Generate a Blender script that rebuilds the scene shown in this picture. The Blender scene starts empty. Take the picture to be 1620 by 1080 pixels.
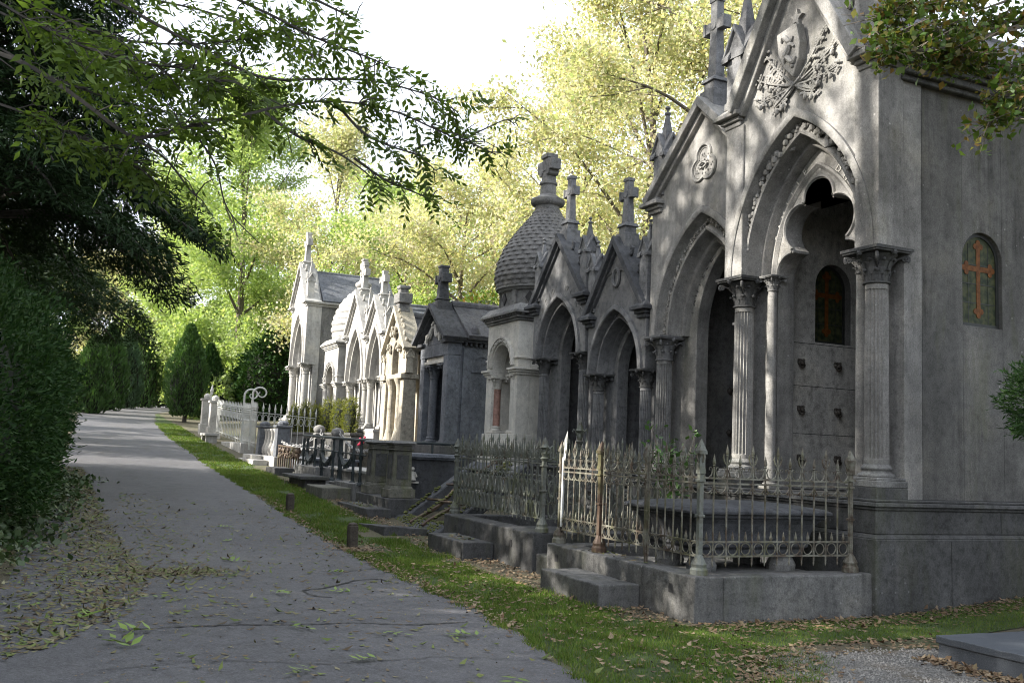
import bpy, bmesh, math, random
import numpy as np
from mathutils import Vector, Matrix, Euler
random.seed(7); RNG = np.random.default_rng(11)
R = math.radians; PI = math.pi
S = bpy.context.scene; COL = S.collection

# ------------------------------------------------------------------ camera
F_PX = 1527.87
AX = Vector((0.906528, 0.085241, 0.413451)); AY = Vector((-0.419971, 0.082811, 0.903751))   # world X and Y seen from the camera (right, down, forward)
AX.normalize(); AY = (AY - AX*AY.dot(AX)).normalized(); AZ = AX.cross(AY)
if AZ.y > 0: AZ = -AZ
CAM = Vector((0, 0, 1.53))
def ray(px, py):
    d = Vector((px-810.0, py-540.0, F_PX)); return Vector((AX.dot(d), AY.dot(d), AZ.dot(d)))
def at_y(px, py, Y): d = ray(px, py); return CAM + d*((Y-CAM.y)/d.y)
def at_x(px, py, X): d = ray(px, py); return CAM + d*((X-CAM.x)/d.x)
cam_d = bpy.data.cameras.new('camera'); cam = bpy.data.objects.new('camera', cam_d); COL.objects.link(cam)
right = Vector((AX.x, AY.x, AZ.x)); down = Vector((AX.y, AY.y, AZ.y)); fwd = Vector((AX.z, AY.z, AZ.z))
M = Matrix((right, -down, -fwd)).transposed().to_4x4(); M.translation = CAM
cam.matrix_world = M
cam_d.sensor_width = 36; cam_d.lens = F_PX/1620*36; cam_d.clip_start = .05; cam_d.clip_end = 2000
cam_d.dof.use_dof = True; cam_d.dof.focus_distance = 10.0; cam_d.dof.aperture_fstop = 7.0
S.camera = cam

# ------------------------------------------------------------------ sky, sun, exposure
SUN_TO = Vector((-0.97, 0.25, 0)).normalized(); SUN_EL = R(29)
w = bpy.data.worlds.new('World'); S.world = w; w.use_nodes = True
nt = w.node_tree; bg = nt.nodes['Background']
sky = nt.nodes.new('ShaderNodeTexSky'); sky.sky_type = 'NISHITA'; sky.sun_disc = False
sky.sun_elevation = SUN_EL; sky.sun_rotation = math.atan2(SUN_TO.x, SUN_TO.y)
sky.air_density = 1.0; sky.dust_density = 4.0; sky.ozone_density = 1.0; sky.altitude = 50
sky_white = nt.nodes.new('ShaderNodeMix'); sky_white.data_type = 'RGBA'; sky_white.inputs[0].default_value = .75   # white mixed in to whiten the sky and lift the ambient light
nt.links.new(sky.outputs[0], sky_white.inputs[6]); sky_white.inputs[7].default_value = (4.4, 4.62, 5.0, 1)
nt.links.new(sky_white.outputs[2], bg.inputs[0]); bg.inputs[1].default_value = 0.15
sd = bpy.data.lights.new('sun', 'SUN'); sd.energy = 4.4; sd.angle = R(.53); sd.color = (1, .945, .86)
so = bpy.data.objects.new('sun', sd); COL.objects.link(so); so.location = (-30, 10, 30)
sv = SUN_TO*math.cos(SUN_EL) + Vector((0, 0, math.sin(SUN_EL)))
so.rotation_euler = sv.to_track_quat('Z', 'Y').to_euler()
S.view_settings.view_transform = 'Standard'; S.view_settings.look = 'None'; S.view_settings.gamma = 1
S.view_settings.exposure = 1.62
S.render.engine = 'CYCLES'
cy = S.cycles; cy.use_denoising = True; cy.max_bounces = 7; cy.diffuse_bounces = 4; cy.glossy_bounces = 2; cy.transmission_bounces = 4; cy.transparent_max_bounces = 4
cy.filter_width = 1.05; cy.caustics_reflective = False; cy.caustics_refractive = False; cy.use_adaptive_sampling = True; cy.adaptive_threshold = .015
try: cy.denoiser = 'OPENIMAGEDENOISE'; cy.denoising_prefilter = 'ACCURATE'
except Exception: pass

# ------------------------------------------------------------------ materials
MATS = {}
def new_mat(name):
    m = bpy.data.materials.new(name); m.use_nodes = True
    t = m.node_tree; b = t.nodes['Principled BSDF']; MATS[name] = m
    return m, t, b
def N(t, typ, **kw):
    n = t.nodes.new(typ)
    for k, v in kw.items(): setattr(n, k, v)
    return n
def coords(t, scale=(1, 1, 1), out='Object'):
    tc = N(t, 'ShaderNodeTexCoord'); mp = N(t, 'ShaderNodeMapping'); mp.inputs['Scale'].default_value = scale
    t.links.new(tc.outputs[out], mp.inputs[0]); return mp.outputs[0]
def noise(t, scale, detail=5, rough=.6, vec=None, stretch=(1, 1, 1)):
    n = N(t, 'ShaderNodeTexNoise'); n.inputs['Scale'].default_value = scale; n.inputs['Detail'].default_value = detail; n.inputs['Roughness'].default_value = rough
    t.links.new(vec if vec is not None else coords(t, stretch), n.inputs['Vector']); return n.outputs['Fac']
def ramp(t, fac, stops):
    r = N(t, 'ShaderNodeValToRGB'); e = r.color_ramp.elements
    while len(e) < len(stops): e.new(.5)
    for i, (p, c) in enumerate(stops):
        e[i].position = p; e[i].color = (c[0], c[1], c[2], 1) if isinstance(c, (tuple, list)) else (c, c, c, 1)
    t.links.new(fac, r.inputs[0]); return r.outputs[0]
def mix(t, fac, a, b, mode='MIX'):
    m = N(t, 'ShaderNodeMix', data_type='RGBA', blend_type=mode)
    for i, v in ((0, fac), (6, a), (7, b)):
        if isinstance(v, (int, float)): m.inputs[i].default_value = v
        elif isinstance(v, (tuple, list)): m.inputs[i].default_value = (v[0], v[1], v[2], 1)
        else: t.links.new(v, m.inputs[i])
    return m.outputs[2]
def bump(t, b, h, strength=.3, dist=.02):
    n = N(t, 'ShaderNodeBump'); n.inputs['Strength'].default_value = strength; n.inputs['Distance'].default_value = dist
    t.links.new(h, n.inputs['Height']); t.links.new(n.outputs[0], b.inputs['Normal'])
def stone(name, c, dark=.45, streak=.8, green=.0, speck=.5, rough=.88, warm=(1.0, .97, .9), mot=.8):
    """weathered limestone: blotches, rain streaks down the face, pale lichen specks, algae"""
    m, t, b = new_mat(name)
    base = ramp(t, noise(t, 1.7, 8, .65), [(.3, tuple(x*.72 for x in c)), (.52, c), (.75, tuple(min(1, x*1.22*y) for x, y in zip(c, warm)))])
    st = ramp(t, noise(t, 5.5, 6, .7, stretch=(1, 1, .07)), [(.44, 1.0), (.66, 1-streak*.5)])
    base = mix(t, ramp(t, noise(t, .9, 4, .6), [(.42, .1), (.62, .85)]), base, st, 'MULTIPLY')
    bl = ramp(t, noise(t, .8, 5, .7, stretch=(1, 1, .45)), [(.38, 1-dark), (.60, 1.0)])
    base = mix(t, .8, base, bl, 'MULTIPLY')
    mo = ramp(t, noise(t, 11, 7, .75), [(.36, .5), (.5, 1.0), (.68, 1.25)]); base = mix(t, mot, base, mo, 'MULTIPLY')
    fine = ramp(t, noise(t, 60, 4, .8), [(.3, .5), (.7, 1.35)])
    base = mix(t, .8, base, fine, 'MULTIPLY')
    if green > 0:
        g = ramp(t, noise(t, 2.3, 6, .7, stretch=(1, 1, .18)), [(.52, 0), (.72, green)])
        base = mix(t, g, base, (.085, .095, .035))
    vo = N(t, 'ShaderNodeTexVoronoi'); vo.inputs['Scale'].default_value = 9; t.links.new(coords(t), vo.inputs['Vector'])
    sp = mix(t, 1, ramp(t, vo.outputs['Distance'], [(.06, speck), (.13, 0)]), ramp(t, noise(t, 1.1, 3, .5), [(.5, 0), (.62, 1)]), 'MULTIPLY')
    base = mix(t, sp, base, tuple(min(.7, x*2.1) for x in c))
    t.links.new(base, b.inputs['Base Color']); b.inputs['Roughness'].default_value = rough; b.inputs['Specular IOR Level'].default_value = .25
    h = mix(t, .4, noise(t, 55, 6, .75), noise(t, 8, 4, .6)); bump(t, b, h, .45, .012)
    return m
stone('stone_facade', (.325, .316, .30), dark=.55, streak=1.25, green=.25, mot=.5)
stone('stone_kerb', (.155, .153, .148), dark=.5, streak=.8, green=.25)
stone('stone_bounce_lit', (.58, .565, .53), dark=.35, streak=.9, green=.05)  # pale tone stands in for light bounced off the porch floor
stone('stone_wall_shaded', (.165, .161, .152), dark=.5, streak=1.3, green=.5, speck=.9, mot=.5)  # base lowered so the side wall carries tree shade in its colour
stone('stone_plinth', (.105, .105, .105), dark=.5, streak=.8, green=.3)
stone('stone_mid', (.25, .247, .24), dark=.5, streak=.7, green=.2)
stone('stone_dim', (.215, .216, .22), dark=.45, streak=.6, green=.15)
stone('stone_black', (.095, .098, .106), dark=.5, streak=.5, green=.1)
stone('stone_blue', (.165, .177, .20), dark=.4, streak=.5, green=.05)
stone('stone_cream', (.60, .58, .53), dark=.25, streak=.5, green=.05, mot=.35)
stone('stone_pale', (.50, .49, .465), dark=.35, streak=.9, green=.0, mot=.45)
stone('stone_ochre', (.47, .43, .35), dark=.4, streak=.6, green=.0)
stone('stone_scale', (.17, .165, .16), dark=.3, streak=.4, green=.05, speck=.7)
stone('stone_mossy', (.17, .165, .14), dark=.4, streak=.6, green=.95)
stone('stone_inside', (.20, .19, .175), dark=.4, streak=.8, green=.1)
stone('roof_lead', (.13, .13, .14), dark=.3, streak=.5)
stone('pink_granite', (.36, .21, .17), dark=.15, streak=.2, rough=.45)
stone('post_wood', (.10, .085, .07), dark=.4, streak=1)
def plain(name, c, rough=.6, metal=0, var=.35, scale=12, bmp=.2):
    m, t, b = new_mat(name)
    col = ramp(t, noise(t, scale, 5, .65), [(.3, tuple(x*(1-var) for x in c)), (.7, tuple(min(1, x*(1+var)) for x in c))])
    t.links.new(col, b.inputs['Base Color']); b.inputs['Roughness'].default_value = rough; b.inputs['Metallic'].default_value = metal
    if bmp: bump(t, b, noise(t, scale*6, 3, .6), bmp, .004)
    return m
def iron(name, paint, rust, algae, lo=.42, hi=.56):
    m, t, b = new_mat(name)
    p = ramp(t, noise(t, 30, 4, .6), [(.3, tuple(x*.7 for x in paint)), (.7, paint)])
    r = ramp(t, noise(t, 22, 4, .7), [(.3, tuple(x*.5 for x in rust)), (.7, rust)])
    c = mix(t, ramp(t, noise(t, 7, 6, .7), [(lo, 0), (hi, 1)]), p, r)
    c = mix(t, ramp(t, noise(t, 4, 5, .7, stretch=(1, 1, .6)), [(.5, 0), (.68, .8)]), c, algae)
    t.links.new(c, b.inputs['Base Color']); b.inputs['Roughness'].default_value = .62; b.inputs['Metallic'].default_value = .15
    bump(t, b, noise(t, 120, 3, .7), .3, .003); return m
iron('iron_rusty', (.21, .205, .165), (.085, .06, .04), (.085, .088, .04), .42, .6)
iron('iron_rusty_post', (.09, .07, .05), (.085, .05, .03), (.10, .10, .04), .3, .5)
iron('iron_green', (.15, .16, .14), (.10, .085, .06), (.095, .105, .045), .5, .65)
iron('iron_black', (.022, .032, .036), (.035, .045, .047), (.05, .06, .06), .4, .7)
iron('iron_pale', (.55, .56, .54), (.42, .36, .30), (.42, .44, .42), .55, .7)
iron('chain_pale', (.42, .42, .42), (.16, .13, .11), (.3, .3, .3), .5, .7)
plain('handle_bronze', (.07, .06, .05), .5, .3)
plain('dark_joint', (.035, .034, .034), .9)
plain('lead_line', (.02, .022, .02), .6)
def glassy(name, c1, c2, scale):
    m, t, b = new_mat(name)
    t.links.new(ramp(t, noise(t, scale, 3, .5), [(.35, c1), (.65, c2)]), b.inputs['Base Color'])
    b.inputs['Roughness'].default_value = .5; b.inputs['Specular IOR Level'].default_value = .12; bump(t, b, noise(t, 30, 2, .5), .2, .004); return m
glassy('glass_green', (.02, .03, .018), (.07, .075, .035), 14); glassy('glass_amber', (.10, .036, .010), (.17, .065, .016), 18)
glassy('glass_olive', (.11, .10, .05), (.16, .14, .07), 20)
plain('ivory_ring', (.42, .36, .2), .7)
plain('paper_red', (.6, .02, .08), .6, 0, .2)
plain('letter_pale', (.50, .48, .44), .8)
def leaf(name, cols, trans=.45, rough=.5, clump=.6, spec=.3):
    m, t, b = new_mat(name)
    g = N(t, 'ShaderNodeNewGeometry')
    n = len(cols); c = ramp(t, g.outputs['Random Per Island'], [(i/(n-1) if n > 1 else 0, x) for i, x in enumerate(cols)])
    c = mix(t, .7, c, ramp(t, noise(t, clump, 3, .6), [(.35, .7), (.65, 1.25)]), 'MULTIPLY')
    t.links.new(c, b.inputs['Base Color']); b.inputs['Roughness'].default_value = rough; b.inputs['Specular IOR Level'].default_value = spec
    if trans > 0:
        tr = N(t, 'ShaderNodeBsdfTranslucent'); mx = N(t, 'ShaderNodeMixShader'); mx.inputs[0].default_value = trans
        tc = mix(t, 1, c, (1.15, 1.2, .6), 'MULTIPLY')
        t.links.new(tc, tr.inputs[0]); t.links.new(b.outputs[0], mx.inputs[1]); t.links.new(tr.outputs[0], mx.inputs[2])
        t.links.new(mx.outputs[0], t.nodes['Material Output'].inputs[0])
    return m
leaf('leaf_ash', [(.06, .10, .022), (.085, .135, .028), (.115, .165, .035)], .45, .55, .6, .18)
leaf('leaf_conifer', [(.012, .028, .010), (.02, .04, .013), (.018, .032, .016)], .1, .7, .6, .1)
leaf('leaf_yew', [(.013, .036, .010), (.024, .058, .014), (.04, .078, .02)], .15, .55, .6, .14)
leaf('leaf_ivy', [(.03, .06, .02), (.05, .085, .03), (.075, .10, .05)], .15, .4)
leaf('leaf_cypress', [(.045, .10, .025), (.06, .12, .03), (.045, .085, .03)], .2)
leaf('leaf_blue_cypress', [(.06, .11, .06), (.08, .13, .075)], .2)
leaf('leaf_bright', [(.24, .34, .12), (.34, .43, .17), (.45, .51, .25)], .5)  # both tree leaf tones paled to imitate overexposed sunlit crowns
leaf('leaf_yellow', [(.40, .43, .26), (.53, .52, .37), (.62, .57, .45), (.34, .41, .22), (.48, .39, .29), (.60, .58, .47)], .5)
leaf('leaf_oak', [(.06, .12, .02), (.08, .15, .024), (.10, .155, .028), (.075, .13, .02), (.20, .18, .045), (.07, .135, .022), (.23, .13, .05), (.06, .115, .02)], .4)
leaf('leaf_box', [(.16, .18, .03), (.22, .22, .05), (.10, .13, .02)], .35)
leaf('leaf_litter_green', [(.09, .125, .03), (.14, .165, .05), (.15, .115, .065), (.085, .06, .038), (.22, .21, .12)], .0, .7, 2)
leaf('leaf_litter_brown', [(.13, .08, .045), (.19, .125, .07), (.10, .065, .04), (.26, .2, .13), (.15, .115, .06)], .0, .75, 2)
leaf('leaf_fallen', [(.13, .22, .035), (.20, .28, .06)], .2)
leaf('grass_blade', [(.06, .118, .019), (.095, .158, .028), (.13, .19, .038), (.17, .16, .065)], .25, .8, 1.4, .08)
plain('bark', (.10, .085, .065), .9, 0, .5, 8, .6); plain('bark_dark', (.045, .04, .034), .9, 0, .5, 8, .6)
plain('moss', (.06, .068, .014), .95, 0, .5, 20, .8)
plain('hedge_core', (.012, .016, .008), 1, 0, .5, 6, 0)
plain('pebble', (.21, .2, .185), .85, 0, .5, 3, 0)
def ground_mats():
    m, t, b = new_mat('soil')
    c = ramp(t, noise(t, .5, 8, .7), [(.3, (.06, .055, .035)), (.5, (.095, .082, .05)), (.7, (.07, .085, .028))])
    c = mix(t, .8, c, ramp(t, noise(t, 25, 5, .75), [(.3, .55), (.7, 1.4)]), 'MULTIPLY')
    t.links.new(c, b.inputs['Base Color']); b.inputs['Roughness'].default_value = .95; bump(t, b, noise(t, 30, 6, .75), .8, .03)
    m, t, b = new_mat('asphalt')
    c = ramp(t, noise(t, .45, 7, .62), [(.3, (.078, .077, .082)), (.5, (.094, .093, .099)), (.72, (.118, .115, .118))])
    c = mix(t, .8, c, ramp(t, noise(t, 95, 3, .8), [(.3, .5), (.62, 1.25), (.78, 2.3)]), 'MULTIPLY')
    c = mix(t, .85, c, ramp(t, noise(t, 34, 5, .85), [(.34, .6), (.5, 1.0), (.68, 1.45)]), 'MULTIPLY')
    c = mix(t, .8, c, ramp(t, noise(t, 5, 8, .8), [(.36, .66), (.5, 1.0), (.66, 1.2)]), 'MULTIPLY')
    c = mix(t, ramp(t, noise(t, 1.1, 6, .7, stretch=(1, .25, 1)), [(.55, 0), (.72, .5)]), c, (.052, .046, .038))
    c = mix(t, ramp(t, noise(t, .25, 4, .6, stretch=(2.2, .22, 1)), [(.5, 0), (.7, .35)]), c, (.12, .115, .11))
    t.links.new(c, b.inputs['Base Color']); b.inputs['Roughness'].default_value = .78; b.inputs['Specular IOR Level'].default_value = .35
    bump(t, b, noise(t, 140, 4, .8), .6, .008)
    m, t, b = new_mat('asphalt_new')
    c = mix(t, .8, ramp(t, noise(t, 2, 5, .6), [(.3, (.125, .122, .124)), (.7, (.155, .15, .15))]), ramp(t, noise(t, 120, 3, .8), [(.3, .7), (.7, 1.3)]), 'MULTIPLY')
    t.links.new(c, b.inputs['Base Color']); b.inputs['Roughness'].default_value = .75; bump(t, b, noise(t, 160, 3, .8), .5, .006)
    m, t, b = new_mat('gravel')
    vo = N(t, 'ShaderNodeTexVoronoi'); vo.inputs['Scale'].default_value = 55; t.links.new(coords(t), vo.inputs['Vector'])
    c = mix(t, 1, ramp(t, noise(t, 60, 2, .5), [(.3, (.12, .113, .10)), (.7, (.26, .25, .235))]), ramp(t, vo.outputs['Distance'], [(.2, 1.1), (.7, .45)]), 'MULTIPLY')
    c = mix(t, ramp(t, noise(t, 2.5, 5, .7), [(.5, 0), (.66, .8)]), c, (.09, .07, .045))
    t.links.new(c, b.inputs['Base Color']); b.inputs['Roughness'].default_value = .95; bump(t, b, vo.outputs['Distance'], 1.0, .02)
    m, t, b = new_mat('turf')
    c = ramp(t, noise(t, 1.3, 6, .7), [(.3, (.04, .06, .014)), (.55, (.05, .085, .016)), (.75, (.075, .075, .03))])
    c = mix(t, .8, c, ramp(t, noise(t, 40, 5, .75), [(.3, .5), (.7, 1.4)]), 'MULTIPLY')
    t.links.new(c, b.inputs['Base Color']); b.inputs['Roughness'].default_value = .95; bump(t, b, noise(t, 60, 5, .8), 1, .03)
    m, t, b = new_mat('granite_grey')
    c = ramp(t, noise(t, 130, 3, .8), [(.3, (.04, .046, .054)), (.5, (.08, .09, .104)), (.7, (.15, .16, .18))])
    t.links.new(c, b.inputs['Base Color']); b.inputs['Roughness'].default_value = .4
ground_mats()

# ------------------------------------------------------------------ mesh helpers
class MB:
    def __init__(s): s.v = []; s.f = []; s.m = []
    def add(s, vs, fs, mi=0, T=None):
        o = len(s.v)
        s.v += [tuple(T @ Vector(v)) for v in vs] if T is not None else [tuple(v) for v in vs]
        s.f += [tuple(i+o for i in f) for f in fs]; s.m += [mi]*len(fs); return s
    def box(s, x0, x1, y0, y1, z0, z1, mi=0, T=None, top=None):
        """top=(dx,dy): inset of the upper face"""
        dx, dy = top or (0, 0)
        v = [(x0, y0, z0), (x1, y0, z0), (x1, y1, z0), (x0, y1, z0), (x0+dx, y0+dy, z1), (x1-dx, y0+dy, z1), (x1-dx, y1-dy, z1), (x0+dx, y1-dy, z1)]
        return s.add(v, [(3, 2, 1, 0), (4, 5, 6, 7), (0, 1, 5, 4), (1, 2, 6, 5), (2, 3, 7, 6), (3, 0, 4, 7)], mi, T)
    def prism(s, poly, y0, y1, mi=0, T=None, axis='y'):
        """polygon in (x,z), counter-clockwise seen from -y, extruded from y0 to y1"""
        n = len(poly)
        if axis == 'y': v = [(x, y0, z) for x, z in poly] + [(x, y1, z) for x, z in poly]
        elif axis == 'x': v = [(y0, x, z) for x, z in poly] + [(y1, x, z) for x, z in poly]
        else: v = [(x, z, y0) for x, z in poly] + [(x, z, y1) for x, z in poly]
        f = [tuple(range(n)), tuple(range(2*n-1, n-1, -1))] + [(i, i+n, (i+1) % n+n, (i+1) % n) for i in range(n)]
        return s.add(v, f, mi, T)
    def lathe(s, prof, n=24, c=(0, 0), mi=0, T=None, flute=None, a0=0.0):
        """prof [(r,z)]; flute=(count, depth, z0, z1) carves flutes between two heights"""
        vs = []
        for r, z in prof:
            for i in range(n):
                a = a0+2*PI*i/n; q = r
                if flute and flute[2] <= z <= flute[3]:
                    q = r-flute[1]*(abs(math.sin(flute[0]*a/2))**.8)
                vs.append((c[0]+q*math.cos(a), c[1]+q*math.sin(a), z))
        fs = []
        for k in range(len(prof)-1):
            for i in range(n):
                j = (i+1) % n; fs.append((k*n+i, k*n+j, (k+1)*n+j, (k+1)*n+i))
        fs.append(tuple(range(n-1, -1, -1))); fs.append(tuple(range((len(prof)-1)*n, len(prof)*n)))
        return s.add(vs, fs, mi, T)
    def tube(s, pts, r, n=6, mi=0, closed=False):
        pts = [Vector(p) for p in pts]; m = len(pts)
        rs = r if isinstance(r, (list, tuple)) else [r]*m
        vs = []; up = None
        for i, p in enumerate(pts):
            a = pts[(i-1) % m] if (closed or i > 0) else p
            b = pts[(i+1) % m] if (closed or i < m-1) else p
            d = (b-a)
            d = d.normalized() if d.length > 1e-9 else Vector((0, 0, 1))
            if up is None or abs(up.dot(d)) > .98: up = Vector((0, 0, 1)) if abs(d.z) < .9 else Vector((1, 0, 0))
            e1 = d.cross(up).normalized(); e2 = e1.cross(d).normalized(); up = e2
            for k in range(n):
                t = 2*PI*k/n+PI/n; vs.append(p+e1*math.cos(t)*rs[i]+e2*math.sin(t)*rs[i])
        fs = []
        for i in range(m if closed else m-1):
            for k in range(n):
                j = (k+1) % n; i2 = (i+1) % m; fs.append((i*n+k, i*n+j, i2*n+j, i2*n+k))
        if not closed: fs += [tuple(range(n-1, -1, -1)), tuple(range((m-1)*n, m*n))]
        return s.add(vs, fs, mi)
    def grid(s, rows, mi=0, flip=False):
        n = len(rows[0]); vs = [p for r in rows for p in r]; fs = []
        for i in range(len(rows)-1):
            for j in range(n-1):
                q = (i*n+j, i*n+j+1, (i+1)*n+j+1, (i+1)*n+j); fs.append(q[::-1] if flip else q)
        return s.add(vs, fs, mi)
    def ball(s, c, r, mi=0, n=8, k=5, sq=(1, 1, 1)):
        prof = [(r*math.sin(PI*i/k), -r*math.cos(PI*i/k)) for i in range(k+1)]
        prof = [(max(a, r*.02), b) for a, b in prof]
        T = Matrix.Translation(c) @ Matrix.Diagonal((*sq, 1)); return s.lathe(prof, n, mi=mi, T=T)
    def build(s, name, mats, parent=None, bevel=0, smooth=False, label=None, recalc=True):
        me = bpy.data.meshes.new(name); me.from_pydata(s.v, [], s.f)
        for m in (mats if isinstance(mats, (list, tuple)) else [mats]): me.materials.append(MATS[m])
        if recalc:
            b = bmesh.new(); b.from_mesh(me); bmesh.ops.recalc_face_normals(b, faces=b.faces); b.to_mesh(me); b.free()
        for p, mi in zip(me.polygons, s.m): p.material_index = mi
        o = link(name, me, parent)
        if smooth: smooth_by_angle(me)
        if bevel:
            bm = o.modifiers.new('edge wear', 'BEVEL'); bm.width = bevel; bm.segments = 1; bm.limit_method = 'ANGLE'; bm.angle_limit = R(40); bm.use_clamp_overlap = True
        if label: o['label'] = label
        return o
def smooth_by_angle(me, ang=R(42)):
    me.polygons.foreach_set('use_smooth', np.ones(len(me.polygons), bool))
    try: me.set_sharp_from_angle(angle=ang)
    except Exception: pass
def link(name, me, parent=None):
    o = bpy.data.objects.new(name, me); COL.objects.link(o)
    if parent is not None: o.parent = parent
    return o
def thing(name, label, cat, loc=(0, 0, 0), rz=0, group=None):
    o = bpy.data.objects.new(name, None); COL.objects.link(o); o.location = loc; o.rotation_euler = (0, 0, rz)
    return tag(o, label, cat, group)
def tag(o, label, cat, group=None, kind=None):
    if label: o['label'] = label
    if cat: o['category'] = cat
    if group: o['group'] = group
    if kind: o['kind'] = kind
    return o
def np_mesh(name, V, nper, mat, parent=None, mats=None, mi=None):
    """V: (n, nper, 3) array of separate polygons"""
    n = len(V); me = bpy.data.meshes.new(name)
    me.vertices.add(n*nper); me.vertices.foreach_set('co', np.ascontiguousarray(V, dtype=np.float32).ravel())
    me.loops.add(n*nper); me.loops.foreach_set('vertex_index', np.arange(n*nper, dtype=np.int32))
    me.polygons.add(n); me.polygons.foreach_set('loop_start', np.arange(0, n*nper, nper, dtype=np.int32))
    try: me.polygons.foreach_set('loop_total', np.full(n, nper, np.int32))
    except Exception: pass
    for m in (mats or [mat]): me.materials.append(MATS[m])
    if mi is not None: me.polygons.foreach_set('material_index', mi.astype(np.int32))
    me.update(calc_edges=True); me.validate()
    return link(name, me, parent)
def copy_part(o, parent, loc=None, rot=None, scale=None):
    c = o.copy(); COL.objects.link(c); c.parent = parent
    if loc is not None: c.location = loc
    if rot is not None: c.rotation_euler = rot
    if scale is not None: c.scale = scale
    for ch in list(o.children):
        d = ch.copy(); COL.objects.link(d); d.parent = c
    return c
GLYPH = {}
def glyph(ch):
    if ch not in GLYPH:
        cu = bpy.data.curves.new('g', 'FONT'); cu.body = ch; cu.size = 1; cu.extrude = .06; cu.align_x = 'CENTER'; cu.resolution_u = 2
        ob = bpy.data.objects.new('g', cu); COL.objects.link(ob)
        me = bpy.data.meshes.new_from_object(ob.evaluated_get(bpy.context.evaluated_depsgraph_get()))
        GLYPH[ch] = ([tuple(v.co) for v in me.vertices], [tuple(p.vertices) for p in me.polygons])
        bpy.data.objects.remove(ob); bpy.data.curves.remove(cu); bpy.data.meshes.remove(me)
    return GLYPH[ch]
def letter(mb, ch, x, y, z, ang, size, mi=0, wide=1.0):
    """one raised letter on a face looking to -y; ang turns it in the wall plane"""
    if ch == ' ': return
    v, f = glyph(ch)
    T = Matrix.Translation((x, y, z)) @ Matrix.Rotation(-ang, 4, 'Y') @ Matrix.Rotation(PI/2, 4, 'X') @ Matrix.Diagonal((size*wide, size, size*.5, 1))
    mb.add(v, f, mi, T)
# ------------------------------------------------------------------ terrain heights (measured along the kerb line)
GY = [-40, 7.5, 10.8, 14, 19, 27.7, 41, 52, 75, 120, 400]; GZ = [0, 0, .02, .06, .33, .72, 1.45, 2.17, 3.45, 4.9, 8]
YS = np.unique(np.round(np.concatenate([np.arange(-6, 16, .25), np.arange(16, 60, 1), np.arange(60, 130, 5), np.arange(130, 401, 30), GY]), 3))
ZS = np.interp(YS, GY, GZ)
for _ in range(2): ZS[1:-1] = ZS[1:-1]*.5+(ZS[:-2]+ZS[2:])*.25
def gz(x, y):
    z = float(np.interp(y, YS, ZS))
    if x > 7.7: z += .07*min(x-7.7, 8)
    return z
# ------------------------------------------------------------------ gothic building blocks (x right, y into the building, z up)
def arch_r(W, h, d): R0 = (W*W+h*h)/(2*W); return W-R0, R0-d
def arch_pts(W, h, zs, d=0, n=14):
    """from the right springing over the apex to the left springing; d = inward offset"""
    cx, r = arch_r(W, h, d); ta = math.acos(max(-1, min(1, -cx/r)))
    rt = [(cx+r*math.cos(ta*i/n), zs+r*math.sin(ta*i/n)) for i in range(n+1)]
    rt[-1] = (0.0, rt[-1][1])
    return rt+[(-x, z) for x, z in rt[-2::-1]]
def sweep_arch(mb, W, h, zs, prof, n=14, mi=0):
    rows = [[(x, y, z) for x, z in arch_pts(W, h, zs, d, n)] for d, y in prof]
    mb.grid(rows, mi)
def foil_right():
    """right half of the five-lobed opening of the near chapel, from springing to the top"""
    p = [(.45+.27*math.cos(a), 3.86+.27*math.sin(a)) for a in np.linspace(0, PI/2, 8)]
    p += [(.30+.29*math.cos(a), 4.41+.29*math.sin(a)) for a in np.linspace(R(-58), R(103), 16)]
    p += [(.25*math.cos(a), 4.72+.25*math.sin(a)) for a in np.linspace(R(-8), PI/2, 12)]
    return [(float(a), float(b)) for a, b in p]
def rake(mb, hw, eave, apex, t, y0, y1, mi=0, off=0.0):
    for s in (1, -1):
        L = Vector((s*hw, eave)); A = Vector((0, apex)); d = (A-L).normalized(); nn = Vector((d.y, -d.x)) if s > 0 else Vector((-d.y, d.x))
        L0 = L+nn*off; A0 = Vector((0, apex+off/nn.y)); L1 = L+nn*(off+t); A1 = Vector((0, apex+(off+t)/nn.y))
        p = [tuple(L0), tuple(L1), tuple(A1), tuple(A0)]
        mb.prism(p if s > 0 else p[::-1], y0, y1, mi)
def leafy(mb, c, r, mi=0, k=5, sq=1.0):
    """a knot of carved foliage: small lobes round a stem"""
    c = Vector(c)
    for i in range(k):
        a = 2*PI*i/k+random.random()*1.4; rr = r*(.35+.45*random.random())
        mb.ball(c+Vector((math.cos(a)*r*.7, (random.random()-.6)*r*.7*sq, math.sin(a)*r*.7)), rr*.75, mi, 7, 4, (1, .8*sq, 1))
    mb.ball(c+Vector((0, -r*.35*sq, 0)), r*.42, mi, 7, 4)
def crocket(mb, p, d, s, y=0.15, mi=0):
    """curled leaf standing on a coping; d = outward direction in (x, z)"""
    p = Vector((p[0], y, p[1])); n = Vector((d[0], 0, d[1])).normalized(); t = Vector((-n.z, 0, n.x))
    pts = [p, p+n*s*.6+t*s*.1, p+n*s*1.1+t*s*.45, p+n*s*1.0+t*s*.85, p+n*s*.7+t*s*.8]
    mb.tube(pts, [s*.34, s*.28, s*.26, s*.24, s*.12], 7, mi)
    mb.ball(p+n*s*.75+t*s*.75, s*.25, mi, 6, 4); mb.ball(p+n*s*.45-t*s*.25+Vector((0, -s*.2, 0)), s*.22, mi, 6, 4)
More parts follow.
